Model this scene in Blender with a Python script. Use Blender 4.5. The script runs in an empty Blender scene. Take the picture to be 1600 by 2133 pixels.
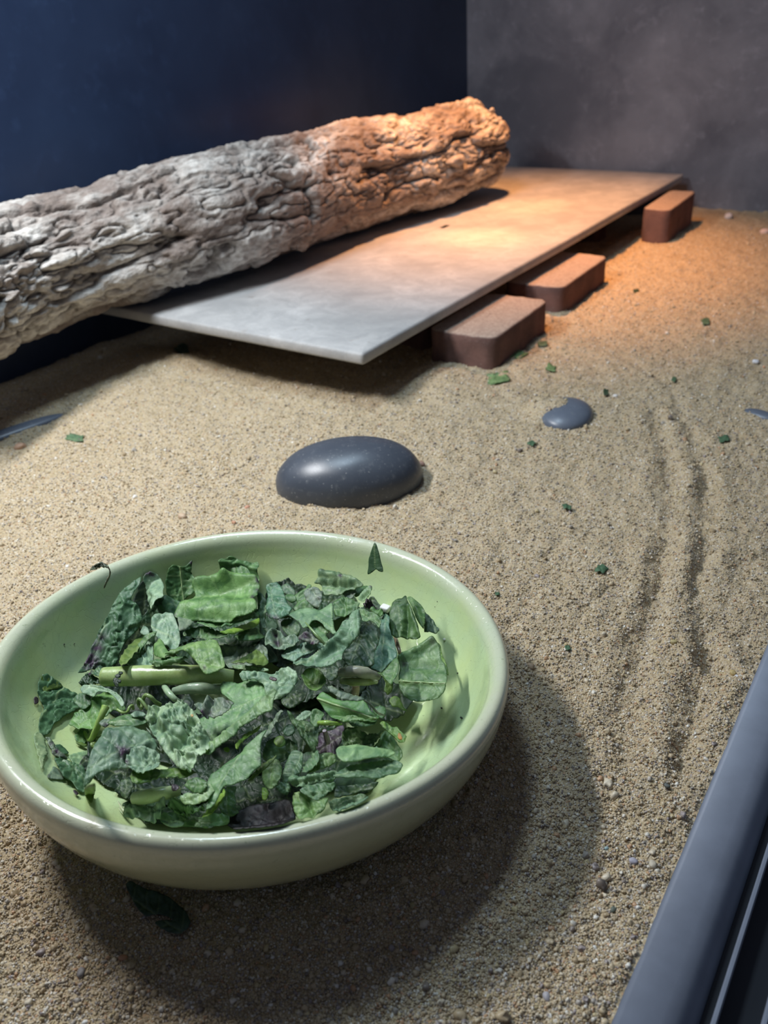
import bpy, bmesh, math
import numpy as np
from mathutils import Matrix, Vector
from mathutils.geometry import delaunay_2d_cdt

# ------------------------------------------------------------------ camera, world, lights, exposure
S = 0.45                      # one layout unit in metres (camera height above the sand)
FPX = 1755.52                 # focal length in pixels of the 1600 x 2133 frame
CX, CY = 800.0, 1066.5
R = np.array([[0.83218812, -0.24083666, 0.49946035],
              [0.55123865, 0.45678037, -0.69820316],
              [-0.05999076, 0.85635822, 0.51288567]])      # camera axes in world space
sc = bpy.context.scene
cam = bpy.data.cameras.new('camera')
cam.sensor_fit = 'VERTICAL'; cam.sensor_height = 36.0; cam.lens = FPX / 2133 * 36
cam.clip_start = 0.01; cam.clip_end = 30
cam.dof.use_dof = True; cam.dof.focus_distance = 0.60; cam.dof.aperture_fstop = 9.0
cam_ob = bpy.data.objects.new('camera', cam); sc.collection.objects.link(cam_ob)
M4 = Matrix([list(R[0]) + [0], list(R[1]) + [0], list(R[2]) + [S], [0, 0, 0, 1]])
cam_ob.matrix_world = M4
sc.camera = cam_ob

world = bpy.data.worlds.new('world'); sc.world = world; world.use_nodes = True
bg = world.node_tree.nodes['Background']
bg.inputs[0].default_value = (0.62, 0.72, 1.0, 1); bg.inputs[1].default_value = 0.11

def area(name, loc, target, sx, sy, power, col):
    l = bpy.data.lights.new(name, 'AREA'); l.shape = 'RECTANGLE'; l.size = sx * S; l.size_y = sy * S
    l.energy = power; l.color = col
    o = bpy.data.objects.new(name, l); sc.collection.objects.link(o)
    o.location = Vector(loc) * S
    o.rotation_euler = (Vector(target) - Vector(loc)).to_track_quat('-Z', 'Y').to_euler()
    return o
def spot(name, loc, target, ang, blend, power, col, rad=0.02):
    l = bpy.data.lights.new(name, 'SPOT'); l.energy = power; l.color = col
    l.spot_size = math.radians(ang); l.spot_blend = blend; l.shadow_soft_size = rad
    o = bpy.data.objects.new(name, l); sc.collection.objects.link(o)
    o.location = Vector(loc) * S
    o.rotation_euler = (Vector(target) - Vector(loc)).to_track_quat('-Z', 'Y').to_euler()
area('daylight_tube', (-2.05, 0.78, 1.80), (-1.30, 1.20, 0.0), 0.8, 0.08, 10.8, (0.96, 0.98, 1.0))
area('overhead_panel', (-1.60, 1.60, 2.8), (-1.6, 1.5, 0.0), 0.45, 0.9, 8.0, (0.66, 0.85, 1.0))
spot('heat_lamp_wash', (-1.70, 3.45, 2.1), (-1.70, 3.45, 0.17), 76, 1.0, 84.0, (1.0, 0.42, 0.14), 0.03)
spot('heat_lamp_core', (-1.66, 3.20, 2.1), (-1.65, 3.12, 0.17), 14, 1.0, 22, (1.0, 0.62, 0.24), 0.02)
spot('heat_lamp_core', (-1.70, 3.70, 2.1), (-1.70, 3.74, 0.17), 14, 1.0, 17, (1.0, 0.62, 0.24), 0.02)

vs = sc.view_settings
vs.view_transform = 'Standard'; vs.look = 'None'; vs.exposure = 0.0; vs.gamma = 1.0; vs.use_curve_mapping = False

# ------------------------------------------------------------------ geometry helpers
def rays(px):
    px = np.atleast_2d(np.asarray(px, float))
    d = np.stack([px[:, 0] - CX, -(px[:, 1] - CY), -np.full(len(px), FPX)], 1) @ R.T
    return d / np.linalg.norm(d, axis=1)[:, None]
CAM = np.array([0, 0, 1.0])
def P(px, py, z=0.0):                       # where a line of sight meets the level z
    r = rays([(px, py)])[0]
    return CAM + r * ((z - 1) / r[2])
def dist_px(p):                             # size of one pixel at point p
    q = R.T @ (np.asarray(p) - CAM); return -q[2] / FPX

rng = np.random.default_rng(11)
_T = rng.random(65536)
def _h(*i):
    k = np.zeros(np.shape(i[0]), np.int64)
    for n, (a, m) in enumerate(zip(i, (73856093, 19349663, 83492791))):
        k = k ^ (a.astype(np.int64) * m)
    return _T[(k ^ (k >> 13)) & 65535]
def vnoise(x, y):
    xi, yi = np.floor(x), np.floor(y); fx, fy = x - xi, y - yi
    fx, fy = fx * fx * (3 - 2 * fx), fy * fy * (3 - 2 * fy)
    a, b = _h(xi, yi), _h(xi + 1, yi); c_, d_ = _h(xi, yi + 1), _h(xi + 1, yi + 1)
    return ((a * (1 - fx) + b * fx) * (1 - fy) + (c_ * (1 - fx) + d_ * fx) * fy) * 2 - 1
def fbm(x, y, o=4, g=.5):
    s = 0; a = 1.0; t = 0
    for k in range(o):
        s = s + a * vnoise(x * 2**k + 17.3 * k, y * 2**k - 9.1 * k); t += a; a *= g
    return s / t
def vnoise3(x, y, z):
    xi, yi, zi = np.floor(x), np.floor(y), np.floor(z)
    f = [v - w for v, w in ((x, xi), (y, yi), (z, zi))]; f = [v * v * (3 - 2 * v) for v in f]
    s = 0
    for i in (0, 1):
        for j in (0, 1):
            for k in (0, 1):
                w = (f[0] if i else 1 - f[0]) * (f[1] if j else 1 - f[1]) * (f[2] if k else 1 - f[2])
                s = s + w * _h(xi + i, yi + j, zi + k)
    return s * 2 - 1
def fbm3(x, y, z, o=4, g=.5):
    s = 0; a = 1.0; t = 0
    for k in range(o):
        s = s + a * vnoise3(x * 2**k + 5.3 * k, y * 2**k, z * 2**k - 3.1 * k); t += a; a *= g
    return s / t
def cell3(x, y, z):                          # nearest and second nearest feature distance, and the id of the cell
    xi, yi, zi = np.floor(x), np.floor(y), np.floor(z)
    f1 = np.full(x.shape, 9.0); f2 = f1.copy(); idv = np.zeros(x.shape)
    for i in (-1, 0, 1):
        for j in (-1, 0, 1):
            for k in (-1, 0, 1):
                a, b, c_ = xi + i, yi + j, zi + k
                d = np.sqrt((a + _h(a, b, c_) - x)**2 + (b + _h(a + 71, b, c_) - y)**2 + (c_ + _h(a, b + 37, c_) - z)**2)
                n = d < f1
                f2 = np.where(n, f1, np.minimum(f2, d)); idv = np.where(n, _h(a + 5, b + 9, c_ + 2), idv); f1 = np.where(n, d, f1)
    return f1, f2, idv
def sstep(a, b, x):
    t = np.clip((x - a) / (b - a), 0, 1); return t * t * (3 - 2 * t)

def make(name, co, faces, mat, parent=None, label=None, cat=None, group=None, kind=None, smooth=True, origin=None, attrs=None):
    co = np.asarray(co, float) * S
    if origin is None: origin = np.array([co[:, 0].mean(), co[:, 1].mean(), co[:, 2].min()])
    else: origin = np.asarray(origin, float) * S
    me = bpy.data.meshes.new(name)
    faces = np.asarray(faces) if not isinstance(faces, list) else faces
    loc = (co - origin).astype(np.float32)
    if isinstance(faces, np.ndarray):
        n, k = faces.shape
        me.vertices.add(len(loc)); me.vertices.foreach_set('co', loc.ravel())
        me.loops.add(n * k); me.loops.foreach_set('vertex_index', faces.ravel().astype(np.int32))
        me.polygons.add(n); me.polygons.foreach_set('loop_start', np.arange(0, n * k, k, dtype=np.int32))
        me.polygons.foreach_set('loop_total', np.full(n, k, dtype=np.int32))
    else:
        me.from_pydata(loc.tolist(), [], [list(map(int, f)) for f in faces])
    me.update(calc_edges=True)
    if smooth: me.polygons.foreach_set('use_smooth', np.ones(len(me.polygons), bool))
    if attrs is not None:
        a = me.attributes.new('pig', 'FLOAT_COLOR', 'POINT')
        a.data.foreach_set('color', np.asarray(attrs, np.float32).ravel())
    if mat: me.materials.append(mat)
    o = bpy.data.objects.new(name, me); sc.collection.objects.link(o)
    o.location = origin
    if parent: o.parent = parent; o.location = Vector(origin) - parent.location
    tag(o, label, cat, group, kind)
    return o
def tag(o, label=None, cat=None, group=None, kind=None):
    for k, v in (('label', label), ('category', cat), ('group', group), ('kind', kind)):
        if v: o[k] = v
def grid_faces(nu, nv, wrap_v=False):
    i = np.arange(nu - 1)[:, None]; j = np.arange(nv if wrap_v else nv - 1)[None, :]
    a = i * nv + j; b = i * nv + (j + 1) % nv
    return np.stack([a, b, b + nv, a + nv], -1).reshape(-1, 4)
def sweep(path, rad, n=14, ru=1.0, seed=0, bump=0.0):
    """tube with tapered closed ends through path (k,3) and radii (k,)"""
    path = np.asarray(path, float); rad = np.broadcast_to(np.asarray(rad, float), (len(path),))
    m = max(8, int(len(path) * 7)); t = np.linspace(0, len(path) - 1, m)
    pp = np.stack([cr(path[:, k], t) for k in range(3)], 1); rr = cr(rad, t)
    tan = np.gradient(pp, axis=0); tan /= np.linalg.norm(tan, axis=1)[:, None] + 1e-9
    up = np.array([0, 0, 1.0]); e1 = np.cross(tan, up); e1 /= np.linalg.norm(e1, axis=1)[:, None] + 1e-9; e2 = np.cross(e1, tan)
    a = np.linspace(0, 2 * np.pi, n, endpoint=False)
    rings = []; 
    ends0 = [(0.0, .02), (.0, .6), (.02, .9)]
    for k in range(m):
        q = rr[k] * (1 + bump * vnoise(np.cos(a) * 2 + seed, np.sin(a) * 2 + k * .4))
        rings.append(pp[k] + q[:, None] * (np.cos(a)[:, None] * e1[k] * ru + np.sin(a)[:, None] * e2[k]))
    r0 = [pp[0] + (rings[0] - pp[0]) * s - tan[0] * rr[0] * o_ for s, o_ in ((.02, .05), (.6, .10), (.9, .08))]
    r1 = [pp[-1] + (rings[-1] - pp[-1]) * s + tan[-1] * rr[-1] * o_ for s, o_ in ((.9, .08), (.6, .10), (.02, .05))]
    allr = r0 + rings + r1
    return np.concatenate(allr), grid_faces(len(allr), n, True)
def cr(v, t):                                 # Catmull-Rom through samples
    v = np.asarray(v, float); n = len(v); i = np.clip(np.floor(t).astype(int), 0, n - 2) if n > 1 else np.zeros(len(t), int)
    f = t - i; g = lambda k: v[np.clip(k, 0, n - 1)]
    a, b, c_, d_ = g(i - 1), g(i), g(i + 1), g(i + 2)
    return b + .5 * f * (c_ - a + f * (2 * a - 5 * b + 4 * c_ - d_ + f * (3 * (b - c_) + d_ - a)))

# ------------------------------------------------------------------ materials
class NT:
    def __init__(s, name):
        s.m = bpy.data.materials.new(name); s.m.use_nodes = True; s.t = s.m.node_tree; s.n = s.t.nodes
        s.b = s.n['Principled BSDF']; s.out = s.n['Material Output']
        s.tc = s.n.new('ShaderNodeTexCoord')
    def l(s, a, b): s.t.links.new(a, b)
    def new(s, ty, **k):
        o = s.n.new(ty)
        for a, v in k.items():
            if a.startswith('i_'): o.inputs[a[2:].replace('_', ' ')].default_value = v
            else: setattr(o, a, v)
        return o
    def noise(s, scale, detail=4, rough=.55, vec=None, dist=0):
        o = s.new('ShaderNodeTexNoise', i_Scale=scale, i_Detail=detail, i_Roughness=rough, i_Distortion=dist)
        s.l(vec or s.tc.outputs['Object'], o.inputs['Vector']); return o
    def voro(s, scale, feature='F1', vec=None, rnd=1.0):
        o = s.new('ShaderNodeTexVoronoi', feature=feature, i_Scale=scale, i_Randomness=rnd)
        s.l(vec or s.tc.outputs['Object'], o.inputs['Vector']); return o
    def ramp(s, src, stops, interp='LINEAR'):
        o = s.new('ShaderNodeValToRGB'); c_ = o.color_ramp; c_.interpolation = interp
        while len(c_.elements) < len(stops): c_.elements.new(0.5)
        for e, (p, col) in zip(c_.elements, stops):
            e.position = p; e.color = (*col, 1) if len(col) == 3 else col
        s.l(src, o.inputs[0]); return o
    def mix(s, fac, a, b, mode='MIX'):
        o = s.new('ShaderNodeMix', data_type='RGBA', blend_type=mode)
        for v, sock in ((fac, o.inputs[0]), (a, o.inputs[6]), (b, o.inputs[7])):
            if hasattr(v, 'links'): s.l(v, sock)
            else: sock.default_value = (*v, 1) if isinstance(v, tuple) and len(v) == 3 else v
        return o.outputs[2]
    def math(s, op, a, b=0.5, c_=0.5):
        o = s.new('ShaderNodeMath', operation=op)
        for v, k in ((a, 0), (b, 1), (c_, 2)):
            if hasattr(v, 'links'): s.l(v, o.inputs[k])
            else: o.inputs[k].default_value = v
        return o.outputs[0]
    def bump(s, h, strength=.5, dist=.001, prev=None):
        o = s.new('ShaderNodeBump', i_Strength=strength, i_Distance=dist); s.l(h, o.inputs['Height'])
        if prev: s.l(prev, o.inputs['Normal'])
        return o.outputs[0]
    def fin(s, color=None, rough=.6, normal=None, **k):
        if color is not None:
            if hasattr(color, 'links'): s.l(color, s.b.inputs['Base Color'])
            else: s.b.inputs['Base Color'].default_value = (*color, 1)
        if hasattr(rough, 'links'): s.l(rough, s.b.inputs['Roughness'])
        else: s.b.inputs['Roughness'].default_value = rough
        if normal: s.l(normal, s.b.inputs['Normal'])
        for a, v in k.items(): s.b.inputs[a.replace('_', ' ')].default_value = v
        return s.m

GRAIN = [(0.0, (.44, .34, .205)), (.22, (.53, .425, .27)), (.42, (.37, .275, .155)), (.56, (.61, .53, .40)), (.68, (.34, .31, .28)),
         (.76, (.70, .66, .58)), (.82, (.48, .27, .14)), (.86, (.28, .24, .25)), (.91, (.52, .42, .22)), (.955, (.16, .13, .12)), (.98, (.80, .78, .72))]
def sand_material():
    t = NT('sand')
    v = t.voro(750); v2 = t.voro(1500)
    bwv = t.new('ShaderNodeSeparateColor'); t.l(v.outputs['Color'], bwv.inputs[0])
    col = t.ramp(bwv.outputs[0], GRAIN, 'CONSTANT').outputs[0]
    n = t.noise(9, 5); n2 = t.noise(60, 3)
    c2 = t.mix(t.math('MULTIPLY', n2.outputs[0], .9), col, (.48, .375, .23))
    c3 = t.mix(t.ramp(n.outputs[0], [(.35, (0, 0, 0)), (.7, (.35, .35, .35))]).outputs[0], c2, (.54, .44, .30))
    dk = t.ramp(v.outputs['Distance'], [(.35, (1, 1, 1)), (.9, (.72, .70, .68))]).outputs[0]
    c4 = t.mix(1.0, c3, dk, 'MULTIPLY')
    b1 = t.bump(t.math('MULTIPLY', v.outputs['Distance'], -1.0), .8, .0006)
    b2 = t.bump(t.math('MULTIPLY', v2.outputs['Distance'], -1.0), .4, .0003, b1)
    return t.fin(c4, .75, b2, Specular_IOR_Level=.3)
def grain_material():
    t = NT('sand_grain')
    oi = t.new('ShaderNodeObjectInfo')
    col = t.ramp(oi.outputs['Random'], GRAIN, 'CONSTANT').outputs[0]
    n = t.noise(1500, 2)
    col = t.mix(.18, col, t.mix(n.outputs[0], (.36, .28, .18), (.66, .56, .42)))
    return t.fin(col, .42, None, Specular_IOR_Level=.5)
def pebble_material(name, a, b, rough=.6):
    t = NT(name); n = t.noise(260, 4)
    return t.fin(t.mix(n.outputs[0], a, b), rough, t.bump(n.outputs[0], .3, .0004))
def bowl_material():
    t = NT('crackled_green_glaze')
    ob = t.tc.outputs['Object']
    n = t.noise(14, 4, .6); n2 = t.noise(50, 3)
    wob = t.noise(60, 3); vm = t.new('ShaderNodeVectorMath', operation='MULTIPLY_ADD')
    t.l(wob.outputs['Color'], vm.inputs[0]); vm.inputs[1].default_value = (.006,) * 3; t.l(ob, vm.inputs[2])
    v = t.voro(135, 'DISTANCE_TO_EDGE', vm.outputs[0]); vb = t.voro(300, 'DISTANCE_TO_EDGE', vm.outputs[0])
    lines = t.ramp(v.outputs[0], [(0, (1, 1, 1)), (.022, (0, 0, 0))]).outputs[0]
    lines2 = t.ramp(vb.outputs[0], [(0, (.5, .5, .5)), (.03, (0, 0, 0))]).outputs[0]
    base = t.mix(t.ramp(n.outputs[0], [(.35, (0, 0, 0)), (.68, (1, 1, 1))]).outputs[0], (.53, .645, .285), (.46, .61, .36))
    base = t.mix(t.math('MULTIPLY', n2.outputs[0], .25), base, (.56, .64, .36))
    sep = t.new('ShaderNodeSeparateXYZ'); t.l(ob, sep.inputs[0])
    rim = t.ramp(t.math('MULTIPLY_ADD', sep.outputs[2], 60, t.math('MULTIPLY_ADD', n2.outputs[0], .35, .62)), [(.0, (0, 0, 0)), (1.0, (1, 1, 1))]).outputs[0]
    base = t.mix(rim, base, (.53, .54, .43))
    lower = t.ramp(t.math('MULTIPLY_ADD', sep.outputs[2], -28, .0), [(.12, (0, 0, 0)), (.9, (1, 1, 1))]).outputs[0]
    
    cmb = t.new('ShaderNodeCombineXYZ'); t.l(sep.outputs[0], cmb.inputs[0]); t.l(sep.outputs[1], cmb.inputs[1])
    ln = t.new('ShaderNodeVectorMath', operation='LENGTH'); t.l(cmb.outputs[0], ln.inputs[0])
    geo = t.new('ShaderNodeNewGeometry')
    # outer wall: radius measured against the slope of the inner wall at the same height
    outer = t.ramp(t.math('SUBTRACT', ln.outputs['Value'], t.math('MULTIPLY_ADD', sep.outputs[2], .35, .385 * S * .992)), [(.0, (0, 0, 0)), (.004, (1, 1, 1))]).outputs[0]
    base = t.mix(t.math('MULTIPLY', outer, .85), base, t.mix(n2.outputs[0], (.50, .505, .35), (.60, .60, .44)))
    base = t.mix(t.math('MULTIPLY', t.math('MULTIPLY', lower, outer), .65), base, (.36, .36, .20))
    base = t.mix(t.math('MULTIPLY', lines, t.ramp(n.outputs[0], [(.4, (.08, .08, .08)), (.65, (.40, .40, .40))]).outputs[0]), base, (.34, .40, .22))
    base = t.mix(t.math('MULTIPLY', lines2, .10), base, (.70, .74, .50))
    dirt = t.noise(330, 2, .5); base = t.mix(t.ramp(dirt.outputs[0], [(.70, (0, 0, 0)), (.76, (.5, .5, .5))]).outputs[0], base, (.24, .30, .17))
    nb = t.bump(lines, .22, -.0004); nb = t.bump(n2.outputs[0], .10, .0012, nb)
    rn = t.ramp(n2.outputs[0], [(.3, (.10, .10, .10)), (.7, (.26, .26, .26))]).outputs[0]
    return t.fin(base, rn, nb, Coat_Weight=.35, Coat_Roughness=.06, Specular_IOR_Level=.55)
def leaf_material():
    t = NT('wilted_leaf')
    oi = t.new('ShaderNodeObjectInfo'); ob = t.tc.outputs['Object']
    at = t.new('ShaderNodeAttribute', attribute_name='pig')
    sp = t.new('ShaderNodeSeparateColor'); t.l(at.outputs['Color'], sp.inputs[0])
    n = t.noise(70, 5, .6, dist=.6); n2 = t.noise(320, 3)
    wob = t.noise(150, 2); vm = t.new('ShaderNodeVectorMath', operation='MULTIPLY_ADD')
    t.l(wob.outputs['Color'], vm.inputs[0]); vm.inputs[1].default_value = (.004,) * 3; t.l(ob, vm.inputs[2])
    v = t.voro(105, 'DISTANCE_TO_EDGE', vm.outputs[0]); v2 = t.voro(330, 'DISTANCE_TO_EDGE', vm.outputs[0])
    vein = t.ramp(v.outputs[0], [(0, (1, 1, 1)), (.045, (0, 0, 0))]).outputs[0]
    vein2 = t.ramp(v2.outputs[0], [(0, (1, 1, 1)), (.12, (0, 0, 0))]).outputs[0]
    base = t.mix(1.0, oi.outputs['Color'], (1.26, 1.26, 1.04), 'MULTIPLY')
    dark = t.mix(1.0, base, (.38, .52, .52), 'MULTIPLY'); lite = t.mix(.035, t.mix(1.0, base, (1.85, 1.62, 1.9), 'MULTIPLY'), (.5, .6, .55))
    c1 = t.mix(t.ramp(n.outputs[0], [(.40, (1, 1, 1)), (.56, (0, 0, 0))]).outputs[0], base, dark)
    c1 = t.mix(t.ramp(n.outputs[0], [(.54, (0, 0, 0)), (.74, (.9, .9, .9))]).outputs[0], c1, lite)
    c1 = t.mix(t.math('MULTIPLY', vein, .22), c1, t.mix(1.0, base, (.35, .42, .40), 'MULTIPLY'))
    c1 = t.mix(t.math('MULTIPLY', vein2, .08), c1, t.mix(1.0, base, (.4, .48, .45), 'MULTIPLY'))
    c1 = t.mix(t.math('MULTIPLY', n2.outputs[0], .22), c1, lite)
    edge = t.math('MULTIPLY', sp.outputs[1], t.ramp(n.outputs[0], [(.35, (0, 0, 0)), (.6, (1, 1, 1))]).outputs[0])
    c1 = t.mix(t.math('MULTIPLY', edge, .6), c1, t.mix(.5, dark, (.03, .03, .035)))
    c1 = t.mix(t.math('MULTIPLY', sp.outputs[2], .75), c1, t.mix(.55, base, (.50, .62, .30)))
    br = t.math('MULTIPLY', sp.outputs[0], t.ramp(n2.outputs[0], [(.3, (.4, .4, .4)), (.6, (1, 1, 1))]).outputs[0])
    c1 = t.mix(t.math('MINIMUM', t.math('MULTIPLY', br, 1.5), 1.0), c1, (.050, .020, .052))
    h = t.math('ADD', t.math('MULTIPLY', vein, -.25), t.math('MULTIPLY', n.outputs[0], 1.2))
    nb = t.bump(h, .26, .0008); nb = t.bump(t.math('ADD', t.math('MULTIPLY', vein2, -.2), n2.outputs[0]), .22, .0004, nb)
    t.fin(c1, t.ramp(n2.outputs[0], [(.3, (.42, .42, .42)), (.7, (.64, .64, .64))]).outputs[0], nb, Specular_IOR_Level=.5)
    tr = t.new('ShaderNodeBsdfTranslucent'); t.l(t.mix(1.0, t.mix(.22, base, (.30, .46, .04)), (1.4, 1.5, .6), 'MULTIPLY'), tr.inputs[0])
    mx = t.new('ShaderNodeMixShader'); mx.inputs[0].default_value = .22
    t.l(t.b.outputs[0], mx.inputs[1]); t.l(tr.outputs[0], mx.inputs[2]); t.l(mx.outputs[0], t.out.inputs[0])
    return t.m
def stalk_material():
    t = NT('cut_stalk'); oi = t.new('ShaderNodeObjectInfo')
    mp = t.new('ShaderNodeMapping'); mp.inputs['Scale'].default_value = (1, 1, 1); t.l(t.tc.outputs['Object'], mp.inputs[0])
    n = t.noise(90, 4, .6); n2 = t.noise(600, 2)
    base = oi.outputs['Color']
    c1 = t.mix(t.ramp(n.outputs[0], [(.42, (0, 0, 0)), (.72, (.75, .75, .75))]).outputs[0], base, t.mix(.45, base, (.62, .70, .45)))
    c1 = t.mix(t.ramp(n2.outputs[0], [(.62, (0, 0, 0)), (.75, (.4, .4, .4))]).outputs[0], c1, t.mix(1.0, base, (.5, .6, .4), 'MULTIPLY'))
    return t.fin(c1, .30, t.bump(n.outputs[0], .4, .001), Subsurface_Weight=.15, Subsurface_Scale=.004)
def bark_material():
    t = NT('bark'); ob = t.tc.outputs['Object']
    at = t.new('ShaderNodeAttribute', attribute_name='pig'); sp = t.new('ShaderNodeSeparateColor'); t.l(at.outputs['Color'], sp.inputs[0])
    mp = t.new('ShaderNodeMapping'); mp.inputs['Scale'].default_value = (1, .45, 1); t.l(ob, mp.inputs[0])
    n = t.noise(16, 6, .6, mp.outputs[0]); n2 = t.noise(150, 4, .6, mp.outputs[0])
    c1 = t.mix(t.ramp(n.outputs[0], [(.42, (0, 0, 0)), (.66, (1, 1, 1))]).outputs[0], (.25, .205, .18), (.72, .69, .64))
    c1 = t.mix(t.ramp(n2.outputs[0], [(.35, (.5, .5, .5)), (.6, (0, 0, 0))]).outputs[0], c1, (.15, .11, .085))
    c1 = t.mix(sp.outputs[0], c1, (.055, .042, .036))                    # deep cracks between the plates
    c1 = t.mix(t.math('MULTIPLY', sp.outputs[1], .6), c1, (.17, .10, .07))   # reddish inner plates
    nb = t.bump(n2.outputs[0], .9, .004); 
    return t.fin(c1, .85, nb, Specular_IOR_Level=.2)
def brick_material():
    t = NT('fired_brick'); n = t.noise(22, 6, .6); n2 = t.noise(240, 4, .7)
    c1 = t.mix(t.ramp(n.outputs[0], [(.35, (0, 0, 0)), (.65, (1, 1, 1))]).outputs[0], (.115, .068, .060), (.19, .105, .088))
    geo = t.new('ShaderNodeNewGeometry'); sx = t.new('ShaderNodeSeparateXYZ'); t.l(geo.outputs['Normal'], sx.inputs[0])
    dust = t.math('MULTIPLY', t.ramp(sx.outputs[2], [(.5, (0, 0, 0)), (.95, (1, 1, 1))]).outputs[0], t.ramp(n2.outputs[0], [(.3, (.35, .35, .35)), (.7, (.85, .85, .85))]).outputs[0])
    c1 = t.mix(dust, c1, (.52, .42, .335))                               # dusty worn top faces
    c1 = t.mix(t.ramp(n2.outputs[0], [(.6, (0, 0, 0)), (.72, (.5, .5, .5))]).outputs[0], c1, (.30, .25, .22))
    return t.fin(c1, .9, t.bump(n2.outputs[0], .7, .0012), Specular_IOR_Level=.15)
def board_material():
    t = NT('cement_board'); n = t.noise(7, 6, .6); n2 = t.noise(300, 4, .7)
    nn = t.noise(28, 6, .7, dist=.8); c1 = t.mix(t.ramp(n.outputs[0], [(.3, (0, 0, 0)), (.7, (1, 1, 1))]).outputs[0], (.34, .335, .33), (.52, .51, .50))
    c1 = t.mix(t.ramp(nn.outputs[0], [(.40, (.45, .45, .45)), (.60, (0, 0, 0))]).outputs[0], c1, (.27, .27, .275))
    c1 = t.mix(t.ramp(n2.outputs[0], [(.35, (.3, .3, .3)), (.6, (0, 0, 0))]).outputs[0], c1, (.30, .28, .26))
    w = t.noise(40, 3); c1 = t.mix(t.ramp(w.outputs[0], [(.68, (0, 0, 0)), (.74, (.45, .45, .45))]).outputs[0], c1, (.24, .20, .17))
    return t.fin(c1, .62, t.bump(n2.outputs[0], .35, .0006), Specular_IOR_Level=.4)
def stone_material(name='smooth_river_stone', k=1.0):
    t = NT(name); n = t.noise(18, 5, .6); n2 = t.noise(140, 5, .7); v = t.noise(420, 2)
    c1 = t.mix(n.outputs[0], (.042 * k, .050 * k, .066 * k), (.075 * k, .088 * k, .112 * k))
    c1 = t.mix(t.ramp(n2.outputs[0], [(.56, (0, 0, 0)), (.70, (.4, .4, .4))]).outputs[0], c1, (.18, .19, .20))
    c1 = t.mix(t.ramp(v.outputs[0], [(.68, (0, 0, 0)), (.73, (.6, .6, .6))]).outputs[0], c1, (.42, .42, .41))
    return t.fin(c1, .38, t.bump(n2.outputs[0], .15, .0006), Specular_IOR_Level=.6)
def wall_material(name, a, b, rough, shadow_spots=None):
    t = NT(name); n = t.noise(5, 6, .62, dist=.4); n2 = t.noise(40, 5, .65)
    c1 = t.mix(t.ramp(n.outputs[0], [(.3, (0, 0, 0)), (.7, (1, 1, 1))]).outputs[0], a, b)
    c1 = t.mix(t.ramp(n2.outputs[0], [(.55, (0, 0, 0)), (.75, (.35, .35, .35))]).outputs[0], c1, tuple(min(1, v * 1.5) for v in b))
    if shadow_spots:  # blurred shadow blobs painted into the wall colour
        for (sx_, sy_, sz_, r_) in shadow_spots:
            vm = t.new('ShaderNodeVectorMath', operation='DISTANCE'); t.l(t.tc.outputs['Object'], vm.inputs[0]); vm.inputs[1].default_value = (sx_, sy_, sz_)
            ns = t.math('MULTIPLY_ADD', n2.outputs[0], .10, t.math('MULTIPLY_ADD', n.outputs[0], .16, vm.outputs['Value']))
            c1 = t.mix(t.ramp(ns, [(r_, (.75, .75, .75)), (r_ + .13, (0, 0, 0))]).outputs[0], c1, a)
    return t.fin(c1, rough, t.bump(n2.outputs[0], .15, .001), Specular_IOR_Level=.4)
def flat_material(name, col, rough=.5, **k):
    t = NT(name); n = t.noise(45, 5, .6)
    c1 = t.mix(n.outputs[0], tuple(v * .8 for v in col), tuple(min(1, v * 1.2) for v in col))
    return t.fin(c1, rough, t.bump(n.outputs[0], .1, .0006), **k)

MS, MG, MB, ML, MK = sand_material(), grain_material(), bowl_material(), leaf_material(), stalk_material()
MBARK, MBRICK, MBOARD, MSTONE = bark_material(), brick_material(), board_material(), stone_material()
MSTONE2 = stone_material('dusty_river_stone', 1.9)

# ------------------------------------------------------------------ the setting: walls, sand floor, window track
YB, XL = 4.72, -2.585
WL = wall_material('navy_painted_wall', (.015, .027, .062), (.024, .042, .090), .36)
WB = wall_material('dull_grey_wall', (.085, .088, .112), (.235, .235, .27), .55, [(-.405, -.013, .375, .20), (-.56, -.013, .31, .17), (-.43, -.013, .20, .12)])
def box(x0, x1, y0, y1, z0, z1):
    co = [(x, y, z) for x in (x0, x1) for y in (y0, y1) for z in (z0, z1)]
    return np.array(co), [(0, 1, 3, 2), (4, 6, 7, 5), (0, 4, 5, 1), (2, 3, 7, 6), (0, 2, 6, 4), (1, 5, 7, 3)]
make('wall_left', *box(XL - .06, XL, -.6, YB + .06, -.3, 2.9), WL, smooth=False, kind='structure', label='dark navy painted side wall behind the log')
make('wall_back', *box(XL, .25, YB, YB + .06, -.3, 2.9), WB, smooth=False, kind='structure', label='dull grey brown end wall with soft shadow patches painted in')

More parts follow.
